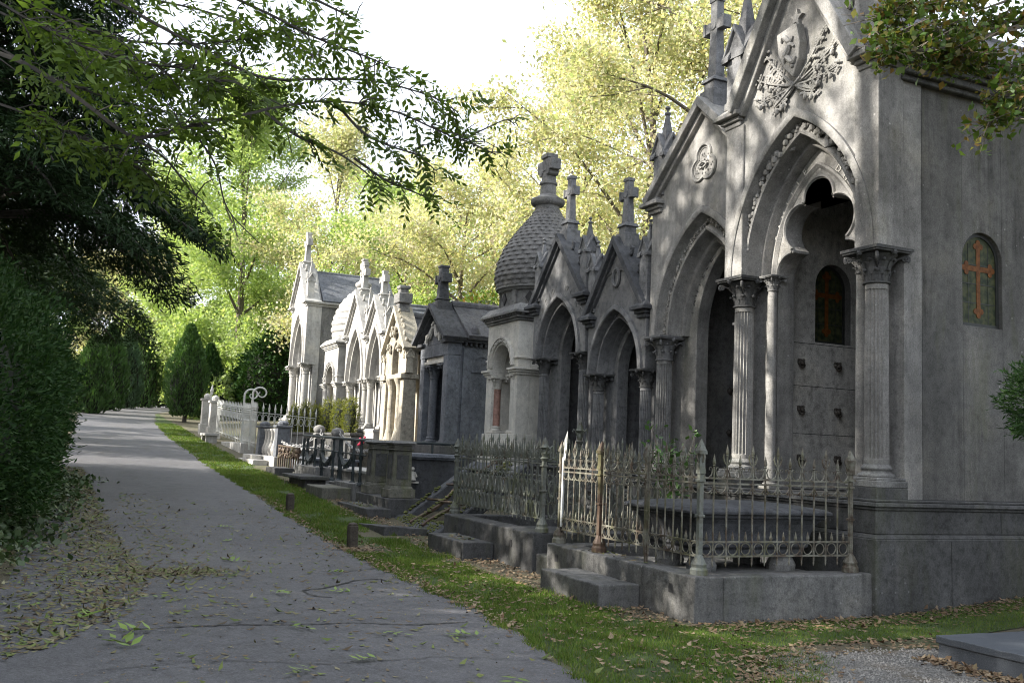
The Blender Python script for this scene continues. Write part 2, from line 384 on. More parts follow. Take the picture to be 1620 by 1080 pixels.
def pinnacle(mb, x, y, w, zb, zbody, ztop, mi=0):
    h = w/2
    mb.box(x-h*1.12, x+h*1.12, y-h*1.12, y+h*1.12, zb, zb+w*.28, mi); mb.box(x-h, x+h, y-h, y+h, zb+w*.28, zbody, mi)
    gh = w*1.05
    for k in range(4):
        T = Matrix.Translation((x, y, 0)) @ Matrix.Rotation(k*PI/2, 4, 'Z')
        mb.prism([(-h*1.15, zbody-w*.02), (h*1.15, zbody-w*.02), (0, zbody+gh)], -h*1.06, -h*.2, mi, T)
        for s in (1, -1):
            p = [(s*h*1.35, zbody-w*.14), (s*h*1.35, zbody+w*.05), (0, zbody+gh*1.22), (0, zbody+gh)]
            mb.prism(p if s > 0 else p[::-1], -h*1.28, -h*.5, mi, T)
    mb.box(x-h*.78, x+h*.78, y-h*.78, y+h*.78, zbody, ztop-w*.5, mi, top=(h*.62, h*.62))
    mb.ball((x, y, ztop-w*.42), w*.2, mi, 8, 4, (1, 1, .6)); mb.lathe([(w*.07, ztop-w*.5), (w*.06, ztop-w*.2), (w*.16, ztop-w*.12), (w*.1, ztop)], 8, (x, y), mi)
def cross(mb, x, y, zb, ztop, w, ped, mi=0, arm=.64, th=1.0):
    """latin cross on a stepped pedestal; ped = pedestal height"""
    H = ztop-zb-ped; t = w*.5; k = t*th
    mb.box(x-w*.95, x+w*.95, y-w*.95, y+w*.95, zb-.25, zb+ped*.55, mi); mb.box(x-w*.7, x+w*.7, y-w*.7, y+w*.7, zb+ped*.55, zb+ped*.85, mi)
    mb.box(x-w*.9, x+w*.9, y-w*.9, y+w*.9, zb+ped*.85, zb+ped, mi, top=(w*.15, w*.15))
    z0 = zb+ped; mb.box(x-t*1.15, x+t*1.15, y-k*1.15, y+k*1.15, z0, z0+H*.6, mi, top=(t*.25, k*.25)); mb.box(x-t*.9, x+t*.9, y-k*.9, y+k*.9, z0+H*.6, ztop-H*.07, mi)
    mb.box(x-t*1.1, x+t*1.1, y-k*1.08, y+k*1.08, ztop-H*.07, ztop, mi)
    za = z0+H*arm; a = w*1.3
    for s in (1, -1):
        xs = sorted((x+s*t*.9, x+s*a)); mb.box(xs[0], xs[1], y-k*.87, y+k*.87, za-t*.9, za+t*.9, mi)
        xs = sorted((x+s*a*.86, x+s*a*1.08)); mb.box(xs[0], xs[1], y-k*1.06, y+k*1.06, za-t*1.1, za+t*1.1, mi)
    mb.lathe([(t*.75, -k*1.12), (t*.75, -k*.8)], 12, mi=mi, T=Matrix.Translation((x, y, za)) @ Matrix.Rotation(PI/2, 4, 'X') @ Matrix.Scale(-1, 4, (0, 0, 1)))
COLM = {}
def column_meshes(style, r, H, mats, fluted=True):
    """base, fluted shaft and leaf capital, origin at the foot of the column"""
    hb, hc = r*1.9, r*3.0
    sh = MB(); n = 160 if fluted else 20
    fl = (20, r*.17, hb+r*.45, H-hc-r*.5) if fluted else None
    zz = [hb, hb+r*.40, hb+r*.46, hb+r*.7, H*.5, H-hc-r*.75, H-hc-r*.52, H-hc-r*.45, H-hc]
    sh.lathe([(r*(1.04-.1*(z/H)), z) for z in zz], n, flute=fl)
    ba = MB(); q = r*1.75
    ba.box(-q, q, -q, q, 0, r*.55); ba.box(-q*.93, q*.93, -q*.93, q*.93, r*.55, r*.8)
    ba.lathe([(r*1.5, r*.8), (r*1.55, r*.95), (r*1.45, r*1.1), (r*1.2, r*1.18), (r*1.12, r*1.35), (r*1.27, r*1.46), (r*1.28, r*1.6), (r*1.05, hb)], 28)
    ca = MB(); z0 = H-hc
    ca.lathe([(r*.98, z0-r*.02), (r*1.17, z0+r*.04), (r*1.17, z0+r*.16), (r*.98, z0+r*.22), (r*.97, z0+r*1.0), (r*1.2, z0+r*1.9), (r*1.75, z0+r*2.5)], 24)
    for ring, (zz0, hh, cnt, rr) in enumerate(((z0+r*.22, r*.95, 8, r*1.0), (z0+r*.8, r*1.3, 8, r*1.12))):
        for i in range(cnt):
            a = 2*PI*(i+ring*.5)/cnt; u = Vector((math.cos(a), math.sin(a), 0)); tv = Vector((-u.y, u.x, 0))
            pr = [(rr, 0, .32), (rr*1.06, .45, .36), (rr*1.2, .8, .3), (rr*1.42, 1.0, .2), (rr*1.5, .9, .1)]
            rows = [[tuple(u*q0*(1 if abs(s) < .5 else .94)+tv*(s*wd*r)+Vector((0, 0, zz0+t*hh))) for s in (-1, -.45, 0, .45, 1)] for q0, t, wd in pr]
            ca.grid(rows); ca.ball(u*rr*1.4+Vector((0, 0, zz0+hh*.93)), r*.14, 0, 6, 4)
    for i in range(4):
        a = PI/4+i*PI/2; u = Vector((math.cos(a), math.sin(a), 0)); c = u*r*2.3+Vector((0, 0, z0+r*2.15))
        pts = [c+u*math.cos(t)*r*.27*(1-.06*t)+Vector((0, 0, math.sin(t)*r*.27*(1-.06*t))) for t in np.linspace(-1, 7, 14)]
        ca.tube(pts, [r*.17*(1-.045*k) for k in range(14)], 6); ca.ball(c, r*.17, 0, 6, 4)
        ca.tube([u*r*1.05+Vector((0, 0, z0+r*1.5)), u*r*1.6+Vector((0, 0, z0+r*2.1)), c+Vector((0, 0, r*.25))], [r*.1, r*.12, r*.12], 5)
        b = i*PI/2; v = Vector((math.cos(b), math.sin(b), 0)); ca.ball(v*r*1.95+Vector((0, 0, z0+r*2.55)), r*.28, 0, 7, 4)
    q = r*2.0; ca.box(-q, q, -q, q, H-r*.42, H-r*.26); ca.box(-q*1.06, q*1.06, -q*1.06, q*1.06, H-r*.26, H)
    return sh, ba, ca, mats
def put_columns(parent, style, r, H, spots, mats=('stone_facade', 'stone_facade', 'stone_dim'), fluted=True, smooth=True):
    first = None
    for x, y, z in spots:
        if first is None:
            sh, ba, ca, mm = column_meshes(style, r, H, mats, fluted)
            s = sh.build('column', mats[0], parent, smooth=True); s.location = (x, y, z)
            ba.build('base', mats[1], s, bevel=.006); ca.build('capital', mats[2], s, smooth=False); first = s
        else: copy_part(first, parent, (x, y, z))
    return first
def side_wall(mb, x0, x1, y0, y1, z0, z1, win=None):
    """wall slab along y with an optional round-headed opening win=(yc, half, sill, spring)"""
    if not win: mb.box(x0, x1, y0, y1, z0, z1); return
    yc, hf, sl, sp = win
    mb.box(x0, x1, y0, yc-hf, z0, z1); mb.box(x0, x1, yc+hf, y1, z0, z1); mb.box(x0, x1, yc-hf, yc+hf, z0, sl)
    top = [(yc+hf*math.cos(a), sp+hf*math.sin(a)) for a in np.linspace(PI, 0, 15)]
    mb.prism([(yc-hf, z1)][::-1]+top+[(yc+hf, z1)], x0, x1, axis='x')
def window_part(parent, side, x, yc, hf, sl, sp):
    """stained glass lancet: pane, dark leaded frame and the amber cross, set at depth x"""
    def rnd(h, z0, n=14): return [(yc-h, z0), (yc+h, z0)]+[(yc+h*math.cos(a), sp+h*math.sin(a)) for a in np.linspace(0, PI, n)]
    g = MB().prism(rnd(hf-.012, sl+.01), x-.008, x+.008, axis='x').build('window', 'glass_green', parent)
    fr = MB(); o, i = rnd(hf-.002, sl+.004), rnd(hf-.042, sl+.044); n = len(o)
    for xx0, xx1 in ((x-.022, x+.022),):
        vs = [(xx0, a, b) for a, b in o]+[(xx0, a, b) for a, b in i]+[(xx1, a, b) for a, b in o]+[(xx1, a, b) for a, b in i]
        fs = []
        for k in range(n):
            j = (k+1) % n; fs += [(k, j, n+j, n+k), (2*n+k, 3*n+k, 3*n+j, 2*n+j), (n+k, n+j, 3*n+j, 3*n+k), (k, 2*n+k, 2*n+j, j)]
        fr.add(vs, fs)
    for yy in (yc-hf*.5, yc+hf*.5): fr.box(x-.0115, x+.0115, yy-.003, yy+.003, sl+.045, sp+hf*.6)
    for zz in (sl+.28, sl+.5, sl+.72): fr.box(x-.012, x+.012, yc-hf+.04, yc+hf-.04, zz-.005, zz+.005)
    fr.build('frame', 'lead_line', g)
    cr = MB(); H = sp+hf-sl; zc = sl+H*.62; b = .030; e = .0135
    def bar(y0, y1, z0, z1): cr.box(x-e, x+e, y0, y1, z0, z1)
    bar(yc-b, yc+b, sl+H*.14, sl+H*.88); bar(yc-.21*1, yc-b, zc-b, zc+b); bar(yc+b, yc+.21, zc-b, zc+b)
    for (cy_, cz) in ((yc, sl+H*.86), (yc, sl+H*.17), (yc-.19, zc), (yc+.19, zc)):
        for dy, dz in ((0, .045), (0, -.045), (.045, 0), (-.045, 0)):
            cr.lathe([(.034, -e*1.1), (.034, e*1.1)], 10, T=Matrix.Translation((x, cy_+dy, cz+dz)) @ Matrix.Rotation(PI/2, 4, 'Y'))
    cr.build('stained_cross', 'glass_amber', g); om = MB()
    for sy in (1, -1):
        for zz, rr in ((zc+.13, .05), (zc-.14, .06), (sl+.36, .07), (sl+.17, .06)):
            om.tube([(x, yc+sy*.13+rr*math.cos(a), zz+rr*1.2*math.sin(a)) for a in np.linspace(0, 2*PI, 11)[:-1]], .011, 4, closed=True)
    om.build('stained_ornament', 'glass_olive', g); return g
def gothic(name, label, X0, Yc, P, group=None, cat='chapel'):
    g = lambda k, d=None: P.get(k, d)
    ch = thing(name, label, cat, (X0, Yc, 0), -PI/2, group)
    hw, zb, zp, zs, W, h, wi = (P[k] for k in ('hw', 'zb', 'zp', 'zs', 'W', 'h', 'wi'))
    ev, ap, D = P['eave'], P['apex'], P['depth']; gx = g('gx', hw); fm, wm, pm, rm = g('fm', 'stone_facade'), g('wm', 'stone_wall_shaded'), g('pm', 'stone_plinth'), g('rm', 'roof_lead')
    n = g('n', 14); yi = g('yi', .355); bev = g('bev', .008)
    # facade: a front leaf over the columns and a back leaf whose opening is the doorway
    fw = MB(); gab = [(gx, ev), (0, ap), (-gx, ev)]
    outer = [(hw, zs), (hw, ev)]+([] if abs(gx-hw) < 1e-6 else [(gx, ev)])+[(0, ap)]+([] if abs(gx-hw) < 1e-6 else [(-gx, ev)])+[(-hw, ev), (-hw, zs)]
    fw.prism(outer+arch_pts(W, h, zs, -.03, n)[::-1], 0, yi)
    if g('foil'):
        rt = foil_right(); inner = rt+[(-x, z) for x, z in rt[-2::-1]]
        inner = [(wi, zp)]+inner+[(-wi, zp)]
    else: inner = [(wi, zp)]+arch_pts(wi, h-(W-wi)*g('narrow', .9), zs, 0, n)+[(-wi, zp)]
    hb = hw-.004
    fw.prism([(hb, zp), (hb, ev-.02), (0, ap-.05), (-hb, ev-.02), (-hb, zp)]+inner[::-1], yi+.002, g('yb', .58))
    fw.build('facade_wall', fm, ch, bevel=bev)
    # orders of the arch
    dmax = W-wi-g('band', .25)
    am = MB(); k = dmax/.42
    sweep_arch(am, W, h, zs, [(d*k if d > 0 else d, y) for d, y in g('prof', [(-.07, .004), (-.07, -.045), (.0, -.06), (.035, -.045), (.045, .0), (.05, .06), (.075, .12), (.13, .155), (.185, .14), (.20, .07), (.225, .045), (.26, .055), (.275, .10), (.28, .2), (.31, .26), (.36, .27), (.385, .235), (.40, .25), (.42, yi+.004)])], n)
    am.build('arch_moulding', fm, ch, smooth=True)
    if g('flowers'):
        fo = MB(); m = g('flowers'); pts = arch_pts(W, h, zs, .125*k, 40)
        L = [0]
        for a, b in zip(pts, pts[1:]): L.append(L[-1]+math.hypot(b[0]-a[0], b[1]-a[1]))
        for i in range(m):
            t = L[-1]*(i+.5)/m; j = max(q for q in range(len(L)) if L[q] <= t); j = min(j, len(pts)-2)
            x, z = pts[j]; rr = g('flower_r', .05)
            leafy(fo, (x+random.uniform(-.02, .02), g('fly', .10), z), rr*random.uniform(.7, 1.15), 0, 5)
        fo.build('carved_flowers', fm, ch, smooth=True)
    # shell behind: floor and plinth, side walls, back wall, roof
    pl = MB(); px_ = hw+.12; y0 = g('py', -.24)
    z1 = zp-g('pl1', .42)
    pl.box(-px_, px_, y0, D+.1, zb, z1); pl.box(-px_, px_, y0, D+.1, z1+.0005, z1+.045, top=(.035, .035))
    pl.box(-px_+.035, px_-.035, y0+.035, D+.06, z1+.046, zp-.11)
    pl.box(-px_+.02, px_-.02, y0+.02, D+.08, zp-.109, zp-.075); pl.box(-px_-.005, px_+.005, y0-.005, D+.1, zp-.074, zp-.03, top=(.012, .012)); pl.box(-px_+.03, px_-.03, y0+.03, D+.06, zp-.0295, zp)
    pl.build('plinth', pm, ch, bevel=bev)
    wt = .2; win = g('win')
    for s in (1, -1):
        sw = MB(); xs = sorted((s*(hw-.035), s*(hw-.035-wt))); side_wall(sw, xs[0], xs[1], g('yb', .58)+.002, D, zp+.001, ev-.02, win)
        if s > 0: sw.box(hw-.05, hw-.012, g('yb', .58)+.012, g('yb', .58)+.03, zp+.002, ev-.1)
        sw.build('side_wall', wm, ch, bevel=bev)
        if g('bounce_lit') and s < 0:
            ln = MB(); side_wall(ln, -hw+.236, -hw+.25, g('yb', .58)+.004, D-.26, zp+.002, ev-.3, win); ln.build('bounce_lit_lining', 'stone_bounce_lit', ch)  # thin lighter skin, its brightness replaces bounced light
        if win: window_part(ch, s, s*(hw-.035-.07), *win)
    MB().box(-hw+.24, hw-.24, D-.25, D-.01, zp+.001, ev).build('back_wall', g('im', 'stone_inside'), ch)
    ro = MB(); rap = ap-g('rdrop', .3); rake(ro, hw+.06, ev+.02, rap, .1, g('yb', .58)+.01, D+.05)
    ro.prism([(hw-.06, ev+.03), (0, rap-.08), (-hw+.06, ev+.03)], D-.24, D-.02)
    ro.tube([(0, g('yb', .58)+.02, rap+.1), (0, D+.06, rap+.1)], .07, 8); ro.build('roof', rm, ch)
    for s in (1, -1):
        co = MB()
        for a, b, c, d in ((-.06, .03, -.14, -.075), (-.06, .07, -.0745, -.03), (-.06, .14, -.0295, .035)):
            xs = sorted((s*(hw+a), s*(hw+b))); co.box(xs[0], xs[1], .02 if c < -.1 else -.0, D+b, ev+c, ev+d)
        if g('ret', 1):
            q = g('retw', .42)
            for b, c, d in ((.045, -.14, -.075), (.085, -.0745, -.02), (.16, -.0195, .04)):
                xs = sorted((s*(hw+b), s*(hw-q+.1-b*.5))); co.box(xs[0], xs[1], -b, yi+.25, ev+c, ev+d)
            xs = sorted((s*(hw+.15), s*(hw-q+.06))); co.box(xs[0], xs[1], -.15, yi+.2, ev+.041, ev+.13, top=(.10, .10))
        co.build('cornice', g('cm', fm), ch, bevel=bev)
    rk = MB(); t = g('rt', .1)
    rake(rk, gx, ev, ap, t, -g('rp', .14), yi+.12, off=0.002); rake(rk, gx, ev, ap, t*.6, -g('rp', .14)*.45, .1, off=-t*.6+.0)
    for i in range(g('crockets', 0)):
        f = (i+.8)/(g('crockets')+.6)
        for s in (1, -1):
            L = Vector((s*gx, ev)); A = Vector((0, ap)); d = (A-L).normalized(); nn = Vector((s*abs(d.y), abs(d.x))); p = L.lerp(A, f)+nn*t
            T = MB(); crocket(T, (abs(p.x), p.y), (abs(nn.x), nn.y), g('crs', .12), .08)
            rk.add([(s*v[0], v[1], v[2]) for v in T.v], [q if s > 0 else q[::-1] for q in T.f])
    rk.build('gable_coping', g('cm', fm), ch, bevel=bev)
    if g('pil'):
        for s in (1, -1):
            pi_ = MB()
            xs = sorted((s*(hw+.012), s*(hw-g('pil')))); pi_.box(xs[0], xs[1], -.03, yi-.02, zs+.002, ev-.141)
            pi_.build('corner_pilaster', fm, ch, bevel=bev)
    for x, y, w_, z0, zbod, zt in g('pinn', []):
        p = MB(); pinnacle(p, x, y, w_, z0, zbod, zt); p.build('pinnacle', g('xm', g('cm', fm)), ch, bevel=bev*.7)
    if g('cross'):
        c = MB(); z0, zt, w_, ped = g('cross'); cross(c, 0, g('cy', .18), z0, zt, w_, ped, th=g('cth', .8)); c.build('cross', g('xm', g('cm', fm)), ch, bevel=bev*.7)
    if g('col'):
        x, y, r, z0 = g('col'); put_columns(ch, name, r, zs-z0, [(x, y, z0), (-x, y, z0)], g('colm', (fm, fm, 'stone_dim')), g('fluted', True))
        if z0 > zp+.01:
            for s in (1, -1): MB().box(s*x-r*1.75, s*x+r*1.75, y-r*1.75, y+r*1.75, zp-.02, z0).build('pedestal', pm, ch, bevel=bev)
    return ch
def ring_text(mb, text, W, h, zs, d, t0, t1, size, y):
    """letters following the arch, t measured from the left springing (0) over the apex (1) to the right springing (2)"""
    pts = arch_pts(W, h, zs, d, 40)[::-1]; n = len(pts)-1
    for i, c in enumerate(text):
        t = t0+(t1-t0)*i/max(1, len(text)-1); j = min(n-1, int(t/2*n)); f = t/2*n-j
        a, b = pts[j], pts[j+1]; x, z = a[0]+(b[0]-a[0])*f, a[1]+(b[1]-a[1])*f
        letter(mb, c, x, y, z, math.atan2(b[1]-a[1], b[0]-a[0]), size)
# ------------------------------------------------------------------ the row of chapels, nearest first
A_ = dict(hw=1.32, zb=-.3, zp=1.18, zs=3.86, W=1.2, h=1.85, wi=.72, band=.16, bounce_lit=1, eave=6.02, apex=7.72, gx=1.05, depth=4.2, foil=1, n=22, flowers=30, flower_r=.098,
          pl1=.40, win=(1.60, .32, 3.13, 3.90), xm='stone_dim', col=(1.13, .15, .127, 1.30), pil=.34, rt=.15, rp=.2, crockets=4, crs=.14, yb=.62, py=-.17, retw=.36,  # xm: darker stone puts shade into the pinnacles and cross
          pinn=[(-1.16, .14, .36, 6.15, 6.85, 7.95), (1.16, .14, .36, 6.15, 6.85, 7.95)], cross=(7.75, 9.3, .3, .6), rdrop=.45, colm=('stone_facade', 'stone_mid', 'stone_plinth'))
chA = gothic('gothic_chapel', 'big grey chapel with carved shield gable, five-lobed arch and amber cross window', 7.75, 8.92, A_)
for zz, yy in ((-.1, .9), (.2, 2.6), (.85, 1.7), (.84, 3.2)): MB().box(1.438 if zz < .5 else 1.40, 1.4432 if zz < .5 else 1.4085, yy-.003, yy+.003, zz, .76 if zz < .5 else 1.06).build('joint', 'dark_joint', chA)
hc = MB()
for pr, q0, q1 in ((.05, -.26, -.2), (.11, -.1995, -.12), (.24, -.06, .075)): hc.box(1.285, 1.32+pr, .30 if pr < .2 else -.19, 4.2+pr, 6.02+q0, 6.02+q1)
hc.box(1.285, 1.32+.17, .301, 4.3, 6.02-.1195, 6.02-.0605); hc.build('heavy_cornice', 'stone_plinth', chA, bevel=.01)
# inner shafts beside the five-lobed opening
put_columns(chA, 'inner', .065, 3.86-1.18, [(-.76, .30, 1.18), (.76, .30, 1.18)], ('stone_facade', 'stone_facade', 'stone_mid'), False)
tr = MB()
sweep_arch(tr, .77, 1.27, 3.86, [(-.05, .354), (-.05, .325), (-.02, .315), (.0, .335), (.02, .352)], 20)
full = foil_right(); full = full+[(-x, z) for x, z in full[-2::-1]]
tr.tube([(x*1.035, .352, 3.86+(z-3.86)*1.03) for x, z in full], .022, 6); tr.build('tracery', 'stone_facade', chA, smooth=True)
le = MB(); ring_text(le, 'FAMILLE', 1.2, 1.85, 3.86, .43, .30, .84, .125, .350); ring_text(le, 'DUYCK', 1.2, 1.85, 3.86, .43, 1.24, 1.66, .125, .350)
le.build('lettering', 'letter_pale', chA)
# carved shield, star and oak sprays on the gable
zc = 6.42
sh = MB(); sp_ = [(-.155, .27), (-.17, .05), (-.12, -.12), (0, -.28), (.12, -.12), (.17, .05), (.155, .27)]
T = Matrix.Translation((.0, 0, zc+.06)) @ Matrix.Rotation(R(-5), 4, 'Y') @ Matrix.Rotation(R(6), 4, 'X') @ Matrix.Diagonal((1.12, 1, 1.12, 1))
sh.prism([(x, z) for x, z in sp_], -.13, .0, T=T)
rel = MB()
for z0, s in ((.15, 1), (.03, -1), (-.08, 1)):
    rel.tube([T @ Vector((s*(-.09+.18*i/9), -.14, z0+.045*math.sin(i/9*2*PI))) for i in range(10)], [.016+.024*math.sin(PI*i/9) for i in range(10)], 6)
rel.ball(T @ Vector((-.07, -.13, .2)), .035, 0, 8, 5); rel.ball(T @ Vector((.02, -.13, -.16)), .03, 0, 8, 5)
shield = sh.build('carved_shield', 'stone_facade', chA, bevel=.008); rel.build('relief', 'stone_facade', shield, smooth=True)
MB().prism([(.02+(.115 if i % 2 == 0 else .048)*math.sin(PI*i/5+.15), 6.92+(.115 if i % 2 == 0 else .048)*math.cos(PI*i/5+.15)) for i in range(10)][::-1], -.05, 0).build('carved_star', 'stone_facade', chA)
ok = MB()
for s in (1, -1):
    for (dx, dz, ln) in ((.55, .34, .55), (.75, .10, .6), (.72, -.22, .7), (.35, -.4, .5)):
        p0 = Vector((0, -.03, zc-.34)); p1 = Vector((s*dx, -.03, zc-.12+dz)); mid = p0.lerp(p1, .5)+Vector((0, -.01, -.07))
        pts = [p0*(1-t)**2+mid*2*t*(1-t)+p1*t*t for t in np.linspace(0, 1, 8)]; ok.tube(pts, [.02-.0015*i for i in range(8)], 6)
        for i, p in enumerate(pts[3:]):
            for q in (1, -1):
                c = p+Vector((random.uniform(-.03, .03), -.005, q*.045))
                a = random.uniform(0, PI)
                for k in range(3): ok.ball(c+Vector((math.cos(a)*.032*(k-1), 0, math.sin(a)*.032*(k-1))), .021, 0, 6, 4, (1, .45, 1))
            if i % 2 and dz < .2: ok.ball(p+Vector((0, -.02, -.085)), .028, 0, 7, 4, (1, 1, 1.4))
ok.tube([(-.34, -.035, zc-.5), (.12, -.05, zc-.28)], .024, 6); ok.tube([(.34, -.03, zc-.5), (-.1, -.04, zc-.3)], .02, 6)
ok.build('carved_oak_spray', 'stone_facade', chA, smooth=True)
for zz in (1.58, 2.22, 2.84):
    for yy in (1.05, 1.68, 2.32):
        for s in (-1,):
            hd = MB(); c = Vector((-1.085, yy-.02, zz)); hd.ball(c+Vector((.02, 0, 0)), .05, 0, 8, 5, (.8, 1, 1)); hd.ball(c+Vector((.06, 0, -.012)), .036, 0, 8, 5)
            hd.tube([c+Vector((.06, .045*math.cos(a), -.03+.045*math.sin(a))) for a in np.linspace(PI, 2*PI, 7)], .012, 5); hd.ball(c+Vector((.04, .04, .03)), .02, 0, 6, 4); hd.ball(c+Vector((.04, -.04, .03)), .02, 0, 6, 4)
            hd.build('vault_handle', 'handle_bronze', chA, smooth=True)
for zz in (1.9, 2.53, 3.1): MB().box(-1.0705, -1.067, .64, 3.9, zz-.004, zz+.004).build('vault_joint', 'dark_joint', chA)

B_ = dict(hw=1.38, zb=-.2, zp=1.18, zs=3.38, W=1.2, h=1.78, wi=.60, band=.18, eave=5.5, apex=6.72, depth=4.0, n=20, flowers=60, flower_r=.045, pl1=.40, xm='stone_dim', col=(1.15, .15, .125, 1.3),  # xm darkens pinnacle and cross in place of their shade
          rt=.12, rp=.16, fm='stone_facade', wm='stone_mid', pinn=[(-1.22, .14, .30, 5.63, 6.3, 7.15)], cross=(6.75, 8.5, .18, .45), cy=.18, rdrop=.35, retw=.36, colm=('stone_mid', 'stone_mid', 'stone_dim'))
chB = gothic('gothic_chapel', 'grey chapel with trefoil roundel gable, joined onto the carved shield chapel', 8.3, 11.55, B_)
le = MB(); ring_text(le, 'FAMILLE', 1.2, 1.78, 3.38, .46, .24, .80, .135, .352); le.build('lettering', 'stone_plinth', chB)
tf = MB(); out = []
for k in range(3):
    a0 = PI/2+k*2*PI/3; c = (.135*math.cos(a0), .135*math.sin(a0))
    out += [(c[0]+.165*math.cos(a0+t), c[1]+.165*math.sin(a0+t)) for t in np.linspace(R(-103), R(103), 18)]
tf.tube([(x, -.012, 5.86+z) for x, z in out], .026, 6, closed=True); tf.tube([(x*.84, -.004, 5.86+z*.84) for x, z in out], .012, 5, closed=True)
for i in range(34):
    a = random.uniform(0, 2*PI); q = random.uniform(.08, .22); tf.ball((q*math.cos(a), -.004, 5.86+q*math.sin(a)), random.uniform(.012, .022), 0, 6, 4)
for s in (1, -1): tf.tube([(s*.07*math.sin(t)+.02*s, -.03, 5.80+.06*t/2.2) for t in np.linspace(0, 4.4, 12)], .018, 6)
tf.build('trefoil_roundel', 'stone_facade', chB, smooth=True)
for zz in (1.95, 2.62):
    hd = MB(); c = Vector((-1.13, 1.4, zz)); hd.ball(c, .05, 0, 8, 5); hd.tube([c+Vector((.03, .04*math.cos(a), -.02+.045*math.sin(a))) for a in np.linspace(PI, 2*PI, 7)], .012, 5); hd.build('vault_handle', 'handle_bronze', chB, smooth=True)

PAIR = dict(n=16, yb=.56, yi=.34, rt=.1, rp=.12, fm='stone_dim', wm='stone_dim', pm='stone_plinth', flowers=34, flower_r=.036, cm='stone_black', xm='stone_dim', colm=('stone_dim', 'stone_dim', 'stone_plinth'), crs=.11, crockets=3, bev=.006)
D_ = dict(PAIR, hw=.94, zb=-.1, zp=.95, zs=2.90, W=.80, h=1.06, wi=.46, band=.12, eave=3.86, apex=5.05, depth=3.4, pl1=.35, col=(.76, .15, .098, 1.05), py=-.1,
          pinn=[(.85, .1, .24, 3.98, 4.75, 5.35), (-.85, .1, .24, 3.98, 4.75, 5.3)], cross=(5.05, 6.25, .155, .4), retw=.30, rdrop=.35)
chD = gothic('gothic_chapel', 'dark narrow gothic chapel with an oval wreath carved in its steep gable', 8.3, 13.97, D_)
wr = MB(); wr.tube([(.10*math.cos(t), -.02, 4.5+.15*math.sin(t)) for t in np.linspace(0, 2*PI, 22)[:-1]], .03, 6, closed=True)
wr.tube([(x, -.012, z) for x, z in arch_pts(.62, .5, 4.1, 0, 6)[2:-2]], .018, 5); wr.build('carved_wreath', 'stone_dim', chD, smooth=True)
C_ = dict(PAIR, hw=1.06, zb=0, zp=1.30, zs=3.32, W=.83, h=1.12, wi=.48, band=.12, eave=4.32, apex=5.5, depth=3.4, pl1=.35, col=(.80, .15, .098, 1.42), py=-.1,
          pinn=[(.93, .1, .24, 4.44, 5.15, 5.8), (-.93, .1, .24, 4.44, 5.15, 5.75)], cross=(5.5, 6.8, .155, .42), retw=.30, rdrop=.35)
chC = gothic('gothic_chapel', 'dark narrow gothic chapel with lettering over its arch and a cream ring inside', 8.3, 16.08, C_)
le = MB(); ring_text(le, 'CLAGEO', .83, 1.12, 3.32, -.17, .38, .86, .15, -.003); ring_text(le, 'WILLE', .83, 1.12, 3.32, -.17, 1.16, 1.56, .15, -.003); le.build('lettering', 'stone_mid', chC)
rg = MB(); rg.tube([(.0+.17*math.cos(t), .9, 3.1+.2*math.sin(t)) for t in np.linspace(0, 2*PI, 20)[:-1]], .025, 6, closed=True); rg.build('wreath_ring', 'ivory_ring', chC, smooth=True)

def dome_mesh(mb, prof, n, rows, cnt, bulge, c, zshift=0, shingle=True):
    """dome of overlapping stone scales: the profile is resampled and each scale bulges towards its rounded lower tip"""
    P = np.array(prof); L = np.r_[0, np.cumsum(np.hypot(*(P[1:]-P[:-1]).T))]; sub = 5; K = rows*sub+1
    s = np.linspace(0, L[-1], K); rr = np.interp(s, L, P[:, 0]); zz = np.interp(s, L, P[:, 1]); vs = []
    for k in range(K):
        row, fr = divmod(k, sub); fr /= sub
        for i in range(n):
            a = 2*PI*i/n; u = (i*cnt/n+.5*(row % 2)) % 1-.5
            q = rr[k]
            if shingle: lower = .35*(2*abs(u))**2; q += bulge*max(0, 1-fr+(-.35 if fr < lower else 0))*(1-.6*abs(u)*2)*min(1, rr[k]/.5)
            else: q += bulge*math.sin(PI*fr)**.7
            vs.append((c[0]+q*math.cos(a), c[1]+q*math.sin(a), zz[k]+zshift))
    fs = [(k*n+i, k*n+(i+1) % n, (k+1)*n+(i+1) % n, (k+1)*n+i) for k in range(K-1) for i in range(n)]
    fs += [tuple(range(n-1, -1, -1)), tuple(range((K-1)*n, K*n))]
    mb.add(vs, fs)
def round_arch_wall(mb, hw, w_, z0, zs, z1, y0, y1):
    arc = [(w_*math.cos(a), zs+w_*math.sin(a)) for a in np.linspace(0, PI, 17)]
    mb.prism([(hw, z0), (hw, z1), (-hw, z1), (-hw, z0), (-w_, z0)]+arc[::-1]+[(w_, z0)], y0, y1)
